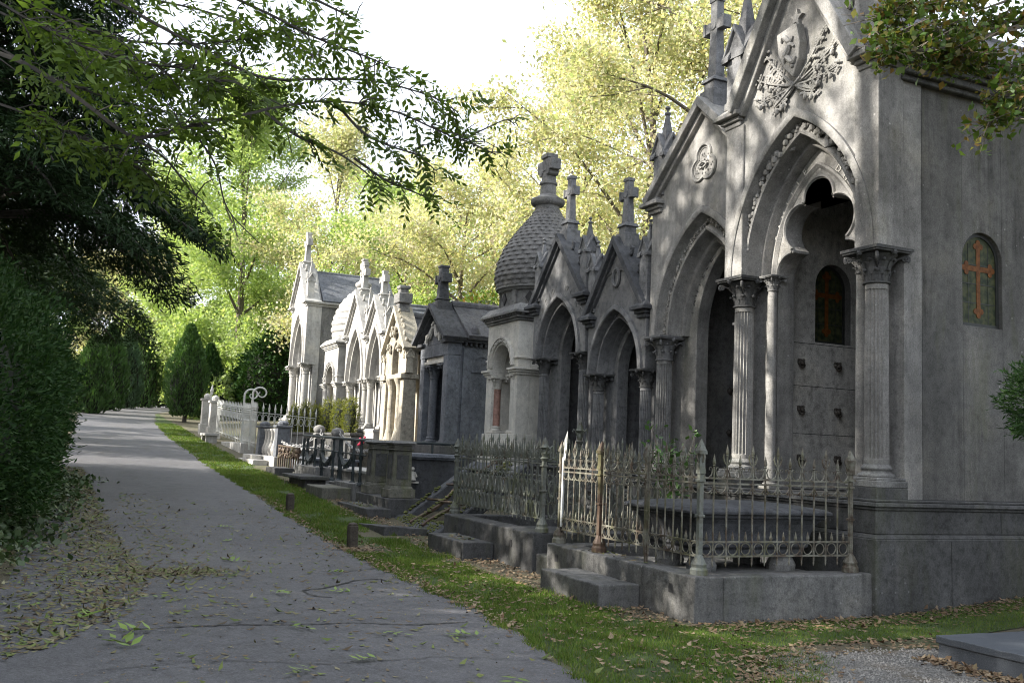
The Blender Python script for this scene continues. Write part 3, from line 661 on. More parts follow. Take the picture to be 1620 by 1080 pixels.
def pavilion(name, label, X0, Yc, hw, cy, z0, zp, zi, zc, dome, mats, opts):
    """square domed pavilion: arches on the sides, cornice, round drum, dome, cross on a neck"""
    bm, dm, sm = mats; e = thing(name, label, 'chapel', (X0, Yc, 0), -PI/2)
    pl = MB(); pl.box(-hw-.12, hw+.12, -.12, 2*cy+.12, z0, zp-.3); pl.box(-hw-.08, hw+.08, -.08, 2*cy+.08, zp-.2995, zp-.2, top=(.03, .03)); pl.box(-hw-.04, hw+.04, -.04, 2*cy+.04, zp-.1995, zp); pl.build('plinth', bm, e, bevel=.008)
    a = opts['arch']; wl = MB(); round_arch_wall(wl, hw, a, zp+.001, zi+.1, zc-.001, 0, .3)
    wl.box(-hw, -hw+.3, .301, 2*cy-.3, zp+.001, zc-.001); wl.box(-hw+.001, hw-.001, 2*cy-.299, 2*cy, zp+.001, zc-.002)
    wl.box(hw-.3, hw, .301, 2*cy-.3, zp+.001, zc-.001)
    wl.build('wall', bm, e, bevel=.008)
    bd = MB()
    for zz, pr, hh in ((zi-.10, .035, .05), (zi-.0495, .065, .05), (zi+.001, .10, .045), (zi+.24, .03, .045)):
        for s in (1, -1):
            xs = sorted((s*(hw+pr), s*(a-.01 if zz < zi+.1 else a+.12))); bd.box(xs[0], xs[1], -pr, .24, zz, zz+hh)
            xs = sorted((s*(hw+pr), s*(hw-.02))); bd.box(xs[0], xs[1], .2405, 2*cy+pr, zz, zz+hh)
    bd.build('impost_band', bm, e, bevel=.006)
    ar = MB()
    for d0, d1, y in ((.0, .05, -.02), (.05, .13, -.05), (.13, .17, -.075)):
        rows = [[((a+d)*math.cos(t), yy, zi+.1+(a+d)*math.sin(t)) for t in np.linspace(0, PI, 21)] for d, yy in ((d0, .002), (d0, y), (d1, y), (d1, .002))]; ar.grid(rows)
    for t in np.linspace(.1, PI-.1, 13): leafy(ar, ((a+.09)*math.cos(t), -.055, zi+.1+(a+.09)*math.sin(t)), .036, 0, 4)
    ar.build('archivolt', bm, e, smooth=True)
    co = MB()
    for zz, pr, hh in ((zc, .04, .05), (zc+.0505, .08, .05), (zc+.14, .16, .05)): co.box(-hw-pr, hw+pr, -pr, 2*cy+pr, zz, zz+hh)
    co.box(-hw-.02, hw+.02, -.02, 2*cy+.02, zc+.1, zc+.14)
    nd = int(hw*2/.12)
    for i in range(nd):
        x = -hw-.08+(2*hw+.1)*i/(nd-1)
        co.box(x, x+.06, -.125, -.02, zc+.1005, zc+.1395); co.box(hw+.02, hw+.125, (x+hw+.08)/(2*hw)*2*cy*.95, (x+hw+.08)/(2*hw)*2*cy*.95+.06, zc+.1005, zc+.1395)
    co.box(-hw-.155, hw+.155, -.155, 2*cy+.155, zc+.1905, zc+.36, top=(.16, .16)); co.build('cornice', sm, e, bevel=.006)
    zd = dome[0][1]; r0 = dome[0][0]
    dr = MB(); dr.lathe([(r0*.9, zc+.3), (r0*.9, zd-.12), (r0*.96, zd-.1), (r0*.98, zd-.05), (r0*1.02, zd-.045), (r0*1.02, zd)], 32, (0, cy))
    for k in range(8):
        an = 2*PI*(k+.5)/8; dr.box(-.06, .06, -.04, .04, zc+.33, zd-.1, T=Matrix.Translation((r0*.9*math.cos(an), cy+r0*.9*math.sin(an), 0)) @ Matrix.Rotation(an+PI/2, 4, 'Z'))
    drum = dr.build('drum', opts.get('nm', bm), e)
    lz = MB(); zm = (zc+zd)/2+.12
    for k in range(8):
        an = 2*PI*k/8; lz.box(-.1, .1, -.02, .02, -.1, .1, T=Matrix.Translation((r0*.905*math.cos(an), cy+r0*.905*math.sin(an), zm)) @ Matrix.Rotation(an+PI/2, 4, 'Z') @ Matrix.Diagonal((.7, 1, 1, 1)) @ Matrix.Rotation(PI/4, 4, 'Y'))
    lz.build('diamond_vent', 'dark_joint', drum)
    dmb = MB(); dome_mesh(dmb, dome, opts['n'], opts['rows'], opts['cnt'], opts['bulge'], (0, cy), 0, opts.get('shingle', True)); dmb.build('dome', dm, e)
    nk = MB(); zt = dome[-1][1]; rn = dome[-1][0]
    nk.lathe([(rn*1.0, zt-.03), (rn*1.02, zt+.07), (rn*1.3, zt+.1), (rn*1.42, zt+.15), (rn*1.4, zt+.22), (rn*1.0, zt+.28), (rn*.7, zt+.34), (rn*.62, zt+.55), (rn*.75, zt+.58), (rn*.75, zt+.62)], 20, (0, cy)); neck = nk.build('finial_neck', opts.get('nm', bm), e, smooth=True)
    cr = MB(); zx = zt+.6; hx = opts['crossz']-zx; q = rn*.62
    cr.box(-q*.9, q*.9, cy-q*.7, cy+q*.7, zx, zx+hx, top=(q*.12, q*.1)); cr.box(-q*2.0, q*2.0, cy-q*.75, cy+q*.75, zx+hx*.42, zx+hx*.8); cr.box(-q*.95, q*.95, cy-q*.8, cy+q*.8, zx+hx*.88, zx+hx+.02)
    for s in (1, -1): cr.lathe([(q*.5, -q*.8), (q*.5, q*.8)], 10, T=Matrix.Translation((s*q*.95, cy, zx+hx*.38)) @ Matrix.Rotation(PI/2, 4, 'X'))
    cr.build('cross', opts.get('nm', bm), e, bevel=.012); return e
E_ = pavilion('domed_chapel', 'cream stone domed chapel with grey scale-patterned dome and pink granite columns', 8.42, 18.88, .80, .95, .1, 1.85, 3.18, 4.22,
              [(1.05, 5.02), (1.10, 5.25), (1.06, 5.55), (.93, 5.9), (.72, 6.23), (.51, 6.5), (.35, 6.7), (.27, 6.85)], ('stone_cream', 'stone_scale', 'stone_mid'),
              dict(arch=.48, n=208, rows=19, cnt=26, bulge=.04, crossz=8.1, nm='stone_mid'))
put_columns(E_, 'pink', .085, 1.22, [(-.50, .14, 1.86), (.50, .14, 1.86)], ('pink_granite', 'stone_cream', 'stone_cream'), False)
J_ = pavilion('domed_chapel', 'white chapel with a beehive dome beside the tall far white chapel', 8.3, 33.3, .95, 1.0, .6, 2.2, 3.5, 4.75,
              [(.92, 5.1), (1.0, 5.4), (.98, 5.75), (.88, 6.1), (.7, 6.45), (.46, 6.75), (.2, 6.95)], ('stone_pale', 'stone_pale', 'stone_pale'),
              dict(arch=.55, n=64, rows=9, cnt=12, bulge=.05, shingle=False, crossz=8.05))
put_columns(J_, 'pale', .09, 1.4, [(-.57, .14, 2.2), (.57, .14, 2.2)], ('stone_pale', 'stone_pale', 'stone_pale'), False)
MB().box(-.5, .5, .45, .5, 2.2, 4.0).build('door', 'stone_ochre', J_)

# dark classical chapel
f = thing('classical_chapel', 'dark grey pedimented chapel with panelled side wall, ridge roll and thick stone cross', 'chapel', (8.3, 22.82, 0), -PI/2)
hw = .98; D = 3.3
b = MB(); b.box(-hw-.12, hw+.12, -.15, D+.1, .2, 1.35); b.box(-hw-.07, hw+.07, -.1, D+.05, 1.351, 1.55); b.build('plinth', 'stone_plinth', f, bevel=.01)
b = MB()
for s in (1, -1):
    xs = sorted((s*hw, s*(hw-.3))); b.box(xs[0], xs[1], 0, .35, 1.551, 3.75); b.box(*sorted((s*(hw-.02), s*(hw-.22))), .351, D, 1.551, 4.0)
b.box(-hw+.22, hw-.22, D-.2, D-.02, 1.551, 4.0)
b.box(-hw-.01, hw+.01, -.01, .36, 3.751, 4.05); b.prism([(hw, 4.051), (0, 4.86), (-hw, 4.051)], 0, .34); b.build('wall', 'stone_blue', f, bevel=.008)
b = MB()
for (y0, y1, z0, z1) in ((.40, .62, 1.56, 3.95), (1.75, 1.95, 1.56, 3.95), (3.1, 3.28, 1.56, 3.95), (.62, 3.1, 1.56, 1.72), (.62, 3.1, 3.36, 3.42)): b.box(hw-.02, hw+.02, y0, y1, z0, z1)
for yc in (.9, 1.45, 2.25, 2.8): 
    arc = [(yc+.2*math.cos(t), 3.55+.2*math.sin(t)) for t in np.linspace(0, PI, 9)]
    b.prism([(yc+.28, 3.43), (yc+.28, 3.94), (yc-.28, 3.94), (yc-.28, 3.43), (yc-.2, 3.43)]+arc[::-1]+[(yc+.2, 3.43)], hw-.02, hw+.012, axis='x')
for y in (1.18, 2.5): b.box(hw-.02, hw-.016, y-.006, y+.006, 1.73, 3.36)
b.box(hw-.02, hw-.015, .62, 3.1, 2.53, 2.54); b.build('side_panels', 'stone_blue', f, bevel=.006)
b = MB()
for i in range(22): b.box(hw-.02, hw+.09, .42+i*.13, .48+i*.13, 3.98, 4.07)
b.box(hw-.03, hw+.12, .37, D+.1, 4.071, 4.12); b.box(hw-.03, hw+.17, .37, D+.1, 4.1205, 4.19)
for s in (1, -1): b.box(*sorted((s*(hw-.3), s*(hw+.12))), -.1, .365, 4.051, 4.13)
b.build('cornice', 'stone_black', f, bevel=.006)
b = MB(); rake(b, hw+.22, 4.14, 5.0, .11, .42, D+.12); b.tube([(0, .4, 5.12), (0, D+.14, 5.12)], .11, 10); b.prism([(hw, 4.1), (0, 4.95), (-hw, 4.1)], D-.2, D-.01)
b.lathe([(.11, 4.2), (.13, 4.3), (.1, 4.42), (.04, 4.5)], 10, (hw+.13, .62)); b.build('roof', 'roof_lead', f)
b = MB(); rake(b, hw+.16, 4.1, 4.98, .1, -.22, .41); rake(b, hw+.16, 4.1, 4.98, .07, -.1, .1, off=-.07); b.build('gable_coping', 'stone_black', f, bevel=.006)
b = MB()
for s in (1, -1):
    pts = [(s*(.08+.38*t), -.04, 4.55-.22*t-.16*math.sin(PI*t)) for t in np.linspace(0, 1, 9)]; b.tube(pts, [.035+.035*math.sin(PI*i/8) for i in range(9)], 7)
    for i in range(3): leafy(b, (s*(.2+.13*i), -.04, 4.30-.02*i), .05, 0, 4)
    b.tube([(s*.46, -.04, 4.33), (s*.48, -.04, 4.12)], .045, 6)
leafy(b, (0, -.05, 4.55), .1); b.build('carved_garland', 'stone_cream', f, smooth=True)
b = MB(); b.box(-hw+.32, hw-.32, .05, .3, 3.66, 3.745); b.box(-hw+.28, hw-.28, .0, .3, 3.58, 3.655); b.build('door_lintel', 'stone_cream', f, bevel=.006)
put_columns(f, 'dark', .11, 2.0, [(-.50, .22, 1.56), (.50, .22, 1.56)], ('stone_blue', 'stone_blue', 'stone_blue'), False)
c = MB(); cross(c, 0, .15, 5.05, 6.1, .21, .2, arm=.6, th=1.1); c.build('cross', 'stone_black', f, bevel=.01)

# small richly carved tomb catching the sun
g_ = thing('carved_tomb', 'small weathered ochre tomb with columns, leafy gable and block cross in the sun', 'tomb', (8.05, 25.35, 0), -PI/2)
b = MB(); b.box(-.98, .98, -.1, 1.9, .2, 1.35); b.box(-.92, .92, -.05, 1.85, 1.351, 1.62, top=(.06, .06)); b.build('plinth', 'stone_ochre', g_, bevel=.02)
b = MB()
for s in (1, -1):
    prof = [(.20, 1.62), (.15, 1.75), (.11, 1.95), (.10, 3.0), (.13, 3.15), (.2, 3.3)]
    b.box(*sorted((s*.92, s*.62)), 0, .4, 1.621, 3.28, top=(.02, .02)); b.lathe(prof, 16, (s*.36, .12)); b.box(*sorted((s*.95, s*.5)), -.08, .45, 3.281, 3.42)
b.box(-.9, .9, .6, 1.8, 1.621, 3.4); b.box(-.5, .5, -.03, .5, 3.3, 3.42); b.build('arcade', 'stone_ochre', g_, bevel=.015)
b = MB(); 
b.prism([(.92, 3.421), (.92, 4.1), (0, 5.15), (-.92, 4.1), (-.92, 3.421), (-.28, 3.421), (-.28, 3.9)]+arch_pts(.28, .42, 3.9, 0, 6)[::-1][1:-1]+[(.28, 3.9), (.28, 3.421)], .05, .4); b.box(-.9, .9, .6, 1.8, 3.401, 4.0)
b.build('gable_wall', 'stone_ochre', g_, bevel=.015)
b = MB(); rake(b, 1.0, 4.02, 5.15, .12, -.08, .45)
for i in range(5):
    for s in (1, -1):
        p = Vector((s*.98, 4.1)).lerp(Vector((0, 5.25)), (i+.5)/5.3); leafy(b, (p.x, .05, p.y+.05), .1, 0, 5)
for s in (1, -1): pinnacle(b, s*.95, .12, .2, 3.43, 3.85, 4.3); leafy(b, (s*.42, 0, 4.15), .12, 0, 6)
leafy(b, (0, -.02, 4.6), .15, 0, 7); b.build('leafy_gable', 'stone_ochre', g_, smooth=True)
b = MB(); rake(b, .95, 4.0, 4.95, .1, .46, 1.9); b.tube([(0, .46, 5.08), (0, 1.9, 5.08)], .11, 9); b.build('roof', 'roof_lead', g_)
b = MB(); b.box(-.16, .16, 0, .36, 5.15, 5.4, top=(.03, .03)); b.box(-.24, .24, -.02, .38, 5.4005, 5.68); b.box(-.11, .11, .05, .3, 5.681, 5.8); b.box(-.15, .15, .02, .34, 5.801, 5.9); b.build('cross', 'stone_mid', g_, bevel=.02)

PALE = dict(n=12, fm='stone_pale', wm='stone_mid', pm='stone_pale', cm='stone_pale', xm='stone_pale', colm=('stone_pale', 'stone_pale', 'stone_pale'), fluted=False, rm='stone_blue', bev=0)
H2 = dict(PALE, hw=.95, zb=.5, zp=1.95, zs=3.5, W=.78, h=1.55, wi=.40, band=.14, eave=4.75, apex=5.85, depth=3.6, flowers=30, flower_r=.035, col=(.74, .15, .1, 1.95), crockets=3, crs=.13,
          pinn=[(.86, .1, .2, 4.85, 5.3, 6.0), (-.86, .1, .2, 4.85, 5.3, 6.0)], cross=(5.75, 6.75, .19, .3), retw=.28)
gothic('gothic_chapel', 'white sunlit gothic chapel with a cross gable, standing next to the ochre tomb', 8.3, 28.02, H2)
H1 = dict(H2, hw=1.15, W=.95, h=1.7, wi=.5, zs=3.5, eave=4.95, apex=6.3, col=(.9, .15, .11, 1.95), flowers=36, pinn=[(1.0, .1, .2, 5.05, 5.6, 6.4), (-1.0, .1, .2, 5.05, 5.6, 6.4)], cross=(6.2, 7.3, .2, .3))
gothic('gothic_chapel', 'white sunlit gothic chapel with flower-carved arch, standing next to the beehive dome', 8.3, 30.2, H1)
K_ = dict(PALE, hw=1.4, zb=.8, zp=2.4, zs=4.55, W=1.2, h=2.1, wi=.62, band=.18, eave=6.95, apex=8.6, depth=3.6, flowers=0, col=(1.15, .15, .14, 2.4), crockets=4, crs=.16,
          pinn=[(1.25, .1, .26, 7.08, 7.8, 8.7), (-1.25, .1, .26, 7.08, 7.8, 8.7)], cross=(8.45, 10.0, .24, .35), wm='stone_mid')
gothic('gothic_chapel', 'tallest white chapel with slender cross and slate roof ending the row', 8.3, 39.0, K_)
# ------------------------------------------------------------------ ground, road, verge
def sheet(name, x0, x1, ya, yb, dz, mat, nx=8, wob0=0, wob1=0, kind='structure', parent=None):
    ys = [y for y in YS if ya-1e-6 <= y <= yb+1e-6]; rows = []
    for i, y in enumerate(ys):
        a = x0(y) if callable(x0) else x0; b = x1(y) if callable(x1) else x1
        a += wob0*(math.sin(y*1.7)+.6*math.sin(y*4.1+1)+.5*math.sin(y*9+2)); b += wob1*(math.sin(y*1.3+2)+.7*math.sin(y*3.7)+.5*math.sin(y*8.3+1))
        rows.append([(a+(b-a)*k/nx, y, gz(a+(b-a)*k/nx, y)+dz) for k in range(nx+1)])
    mb = MB(); mb.grid(rows); o = mb.build(name, mat, parent, smooth=True)
    if kind: o['kind'] = kind
    return o
xs = [-250, -120, -60, -30, -15, -8, -4, -2, 0, 2, 4, 5, 6, 7, 7.7, 9, 11, 13, 15.7, 20, 40, 80, 160, 300]
mb = MB(); mb.grid([[(x, y, gz(x, y)) for x in xs] for y in [-120]+list(YS)]); gr = mb.build('ground', 'soil', smooth=True); gr['kind'] = 'structure'
def road_l(y): return np.interp(y, [-6, 7.2, 8.2, 9.5, 18, 30, 60, 75, 130], [-14, -14, -1.2, -.4, -.3, .1, .7, 1.5, 14])
def road_r(y): return np.interp(y, [-6, 3.5, 5.5, 7.3, 9, 40, 50, 60, 67, 75, 130], [2.7, 2.9, 3.3, 3.62, 3.66, 3.75, 4.0, 4.8, 6, 9, 30])
road = sheet('road', road_l, road_r, -6, 100, .006, 'asphalt', 16, .03, .055)
def strip(pts, wd, dz, mat, name, parent):
    mb = MB(); rows = []
    for i, (x, y) in enumerate(pts):
        a = Vector(pts[max(0, i-1)]); b = Vector(pts[min(len(pts)-1, i+1)]); d = (b-a).normalized(); n = Vector((-d.y, d.x))*wd*(.4+random.random())
        rows.append([(x+n.x, y+n.y, gz(x, y)+dz), (x-n.x, y-n.y, gz(x, y)+dz)])
    mb.grid(rows); return mb.build(name, mat, parent)
def crack(pix, n, jit, wd):
    pts = []
    for (a, b) in zip(pix, pix[1:]):
        for i in range(n):
            t = i/n; px, py = a[0]+(b[0]-a[0])*t, a[1]+(b[1]-a[1])*t; d = ray(px, py); k = -CAM.z/d.z
            pts.append((d.x*k+random.gauss(0, jit), d.y*k+random.gauss(0, jit)))
    strip(pts, wd*1.5, .0125, 'dark_joint', 'crack', road)
crack([(205, 998), (300, 993), (380, 990), (480, 990), (560, 987), (660, 990), (745, 985)], 14, .007, .008)
crack([(478, 937), (510, 934), (540, 927), (565, 921), (600, 919), (620, 924)], 12, .007, .011)
crack([(478, 937), (488, 943), (500, 946), (530, 948)], 8, .005, .009)
crack([(150, 1062), (330, 1046), (520, 1052), (700, 1040), (850, 1046)], 12, .012, .003)
crack([(505, 908), (540, 909), (580, 905), (604, 903)], 10, .007, .007)
pt = MB(); q = []
for px, py in ((505, 948), (520, 940), (545, 932), (575, 924), (600, 922), (635, 928), (665, 938), (690, 946), (672, 950), (600, 951), (540, 952)):
    d = ray(px, py); k = -CAM.z/d.z; q.append((d.x*k, d.y*k, .0105))
pt.add(q, [tuple(range(len(q)))]); pt.build('asphalt_patch', 'asphalt_new', road)
verge = sheet('grass_verge', lambda y: road_r(y)+.02, lambda y: float(np.interp(y, [-6, 5.2, 6, 7.1, 9, 12, 16, 60], [4.6, 4.8, 5.6, 5.30, 4.85, 4.75, 4.85, 5.0])), 4.4, 60, .004, 'turf', 10, .04, .05)
for cx, cy, rr in ((3.93, 13.4, .36), (4.6, 14.95, .5), (3.9, 17.6, .26)):
    b = MB(); b.add([(cx+rr*(1+.25*math.sin(3*a+cx)+.12*math.sin(7*a))*math.cos(a)*.8, cy+rr*(1+.2*math.sin(2*a+cy)+.1*math.sin(9*a))*math.sin(a), gz(cx, cy+rr*math.sin(a))+.009) for a in np.linspace(0, 2*PI, 31)[:-1]], [tuple(range(30))]); o = b.build('soil_patch', 'soil'); o['kind'] = 'structure'
v2 = sheet('grass_strip', 4.9, 13.0, 6.45, 7.5, .008, 'turf', 16, .0, .0)
gv = MB(); pts = []
for i in range(40):
    a = 2*PI*i/40; r_ = 1+.12*math.sin(3*a+1)+.08*math.sin(7*a); pts.append((6.15+1.55*r_*math.cos(a), 5.25+1.02*r_*math.sin(a), .011))
gv.add(pts, [tuple(range(40))]); o = gv.build('gravel_path', 'gravel'); o['kind'] = 'structure'
# ------------------------------------------------------------------ grave plots along the verge
from mathutils import noise as mnoise
def wear(me, amp):
    """uneven, slightly settled faces and edges on dressed stone"""
    b = bmesh.new(); b.from_mesh(me)
    for _ in range(4):
        es = [e for e in b.edges if e.calc_length() > .13]
        if not es: break
        bmesh.ops.subdivide_edges(b, edges=es, cuts=1, use_grid_fill=True)
    for v in b.verts:
        k = v.co*3.1; v.co += (mnoise.noise_vector(k)*1.3+mnoise.noise_vector(v.co*11)*.9)*amp
    b.to_mesh(me); b.free()
def stone_thing(name, label, cat, boxes, mat='stone_plinth', bevel=.012, group=None, holes=(), rot=None):
    """one dressed stone or kerb: boxes in world coordinates joined into one mesh"""
    c = Vector((boxes[0][0], boxes[0][2], boxes[0][4])); mb = MB()
    for b in boxes: mb.box(b[0]-c.x, b[1]-c.x, b[2]-c.y, b[3]-c.y, b[4]-c.z, b[5]-c.z, top=b[6] if len(b) > 6 else None)
    o = mb.build(name, mat, None); wear(o.data, .007 if c.y < 16 else .004); o.location = c; tag(o, label, cat, group)
    if bevel: bm = o.modifiers.new('edge wear', 'BEVEL'); bm.width = bevel; bm.segments = 2; bm.limit_method = 'ANGLE'; bm.angle_limit = R(50)
    if rot: o.rotation_euler = rot
    for hx, hy, hz in holes:
        h = MB(); h.prism([(-.04, 0), (.04, 0), (.04, .05), (.025, .085), (-.025, .085), (-.04, .05)], -.004, .02, T=Matrix.Rotation(-PI/2, 4, 'Z'))
        q = h.build('dark_hole_plug', 'dark_joint', o); q.location = Vector((hx, hy, hz))-c  # dark plug painted for the shade inside a hole
    return o
k1 = stone_thing('plot_kerb', 'low grey stone kerb wall carrying the rusty spear-tipped fence around the sarcophagus', 'kerb wall',
    [(5.41, 5.74, 7.54, 10.56, -.2, .43), (5.741, 7.60, 7.54, 7.86, -.2, .4295), (5.741, 7.60, 10.26, 10.56, -.2, .4295), (5.741, 7.60, 7.861, 10.259, -.2, .30)], 'stone_kerb', .015,
    holes=[(5.41, 7.92, .24), (5.41, 10.3, .24)])
stone_thing('plot_kerb', 'dark kerb wall carrying the mossy green scroll fence', 'kerb wall',
    [(5.41, 5.74, 10.95, 14.06, -.1, .51), (5.741, 7.95, 10.95, 11.2, -.1, .5095), (5.741, 7.95, 13.76, 14.06, -.1, .5095), (5.741, 7.95, 11.201, 13.759, -.1, .36), (5.46, 7.9, 10.562, 10.948, -.1, .26)], 'stone_plinth', .02,
    holes=[(5.41, 11.6, .28), (5.41, 13.55, .30)])
stone_thing('step_stone', 'single grey step block in front of the rusty fence gate', 'step', [(4.93, 5.405, 8.46, 9.76, -.1, .235)], 'stone_kerb', .015)
stone_thing('step_stone', 'dark step block strewn with dead leaves in front of the mossy green fence', 'step', [(4.96, 5.405, 12.12, 13.5, -.1, .27)], 'stone_plinth', .015)
stone_thing('loose_slab', 'broad cracked slab lying loose on the soil below the collapsed tomb', 'slab', [(4.68, 5.42, 14.75, 16.35, .1, .25)], 'stone_plinth', .012, rot=(R(-2.5), R(3), R(4)))
stone_thing('step_stone', 'long low step with leaves below the two square stone pillars', 'step', [(4.98, 5.44, 16.75, 18.75, .05, .38)], 'stone_plinth', .015)
stone_thing('step_stone', 'square mossy step block in front of the black iron railing, nearer one', 'step', [(4.85, 5.5, 19.55, 20.95, .1, .60)], 'stone_mossy', .02)
stone_thing('step_stone', 'overhanging step slab in front of the black iron railing, farther one', 'step', [(5.0, 5.48, 21.75, 23.4, .2, .66), (4.85, 5.52, 21.6, 23.55, .6605, .74)], 'stone_plinth', .02)
stone_thing('low_step', 'worn low step under the rusted dark railing', 'step', [(5.0, 5.5, 25.2, 26.4, .4, .80)], 'stone_plinth', .02)
# grey granite grave slab, bottom right corner
sl = stone_thing('grave_slab', 'flat blue grey polished granite grave slab beside the gravel patch', 'grave slab', [(6.5, 8.9, 3.9, 5.76, -.1, .14), (6.485, 8.92, 3.88, 5.775, .1405, .195)], 'granite_grey', .006)
# sarcophagus tomb in the first plot
t = thing('sarcophagus', 'black stone sarcophagus with moulded lid and tapering sides behind the rusty fence', 'tomb', (6.63, 8.70, .27))
def tier(mb, hx, hy, prof):
    """rectangular moulded block: prof [(inset, z)]"""
    vs = []
    for i, z in prof: vs += [(-hx+i, -hy+i, z), (hx-i, -hy+i, z), (hx-i, hy-i, z), (-hx+i, hy-i, z)]
    n = len(prof); fs = [(k*4+j, k*4+(j+1) % 4, k*4+4+(j+1) % 4, k*4+4+j) for k in range(n-1) for j in range(4)]
    mb.add(vs, fs+[(3, 2, 1, 0), tuple(range((n-1)*4, n*4))])
hx, hy = .87, .64
b = MB(); tier(b, hx, hy, [(.19, .27), (.19, .33), (.15, .36), (.13, .5), (.09, .60), (.05, .645)]); b.build('body', 'stone_black', t, bevel=.006)
b = MB(); tier(b, hx, hy, [(.05, .646), (.015, .665), (.015, .69), (-.03, .70), (-.03, .73), (.0, .745), (.03, .76), (.30, .80), (.34, .80)]); b.build('lid', 'stone_black', t, bevel=.006)
b = MB(); b.box(-hx+.1, hx-.1, -hy+.1, hy-.1, .0, .10)
for sx in (1, -1):
    for sy in (1, -1): MB().lathe([(.15, .101), (.16, .16), (.13, .22), (.1, .269)], 12, (sx*(hx-.35), sy*(hy-.35))).build('foot', 'stone_mid', t)
b.build('base', 'stone_mid', t, bevel=.006)

# ------------------------------------------------------------------ wrought iron
def spear(mb, p, h, r, n=6):
    mb.lathe([(r*1.0, 0), (r*1.9, h*.06), (r*1.0, h*.14), (r*2.0, h*.30), (r*1.5, h*.5), (r*.2, h)], n, T=Matrix.Translation(p))
def arc(c, u, rx, rz, a0, a1, n=9): return [c+u*rx*math.cos(a)+Vector((0, 0, rz*math.sin(a))) for a in np.linspace(a0, a1, n)]
def rail_panel(parent, p0, p1, style, mat, pitch=.15, lo=.17, hi=.86, rust=None):
    p0, p1 = Vector(p0), Vector(p1); L = (p1-p0).length; u = (p1-p0).normalized(); n = max(2, round(L/pitch)); q = L/n; Z = Vector((0, 0, 1)); U = Vector((u.x, u.y, 0)).normalized()
    ba = MB(); sc = MB()
    zr = [lo, hi, hi+.055] if style == 2 else [lo, lo+.135, hi, hi+.05]
    for z in zr: MB().tube([p0+Z*z, p1+Z*z], .012, 4).build('rail', mat, parent)
    for i in range(n+1):
        p = p0+u*(q*i)
        if i < n:
            m = p+u*(q/2)
            if style == 1:
                sc.tube(arc(m+Z*(lo+.0675), U, .056, .056, 0, 2*PI, 13), .0065, 4)
                sc.tube(arc(m+Z*(hi-.005), U, q*.47, .085, PI, 2*PI, 9), .007, 4)
                for s in (1, -1):
                    sc.tube([m+Z*(hi+.05)+U*s*.01, m+Z*(hi+.075)+U*s*.045, m+Z*(hi+.12)+U*s*.06, m+Z*(hi+.155)+U*s*.045, m+Z*(hi+.15)+U*s*.02, m+Z*(hi+.125)+U*s*.025], [.007, .007, .006, .006, .005, .003], 4)
                    sc.ball(m+Z*(hi-.09)+U*s*.05, .014, 0, 5, 3)
                spear(ba, m+Z*(lo+.135), .10, .009, 6)
            else:
                for s, zz in ((1, .30), (-1, .30), (1, .56), (-1, .56)):
                    sc.tube([m+Z*(zz-.13)+U*s*.012, m+Z*(zz-.05)+U*s*.045, m+Z*(zz+.04)+U*s*.04, m+Z*(zz+.08)+U*s*.012, m+Z*(zz+.045)+U*s*.004], [.016, .013, .011, .010, .006], 4)
                sc.ball(m+Z*.44, .026, 0, 6, 4); sc.ball(m+Z*.7, .02, 0, 6, 4)
                sc.tube(arc(m+Z*(hi+.1), U, .04, .05, R(-60), R(240), 9), .008, 4); spear(ba, m+Z*(hi+.05), .2 if i % 2 else .26, .011)
        if 0 < i < n or style == 1:
            top = hi+(.16 if i % 2 else .26)
            ba.tube([p+Z*(lo-.05), p+Z*top], .0095, 6); spear(ba, p+Z*top, .12, .0095)
            if style == 1:
                ba.lathe([(.002, -.05), (.011, -.02), (.006, 0)], 5, T=Matrix.Translation(p+Z*(lo-.05)))
                if i % 2 == 0:
                    for s in (1, -1): sc.tube([p+Z*(hi+.17), p+Z*(hi+.2)+U*s*.03, p+Z*(hi+.25)+U*s*.048, p+Z*(hi+.29)+U*s*.038], [.005, .009, .009, .003], 4)
    ba.build('picket_row', mat, parent, smooth=True); sc.build('scrollwork', mat, parent, smooth=True)
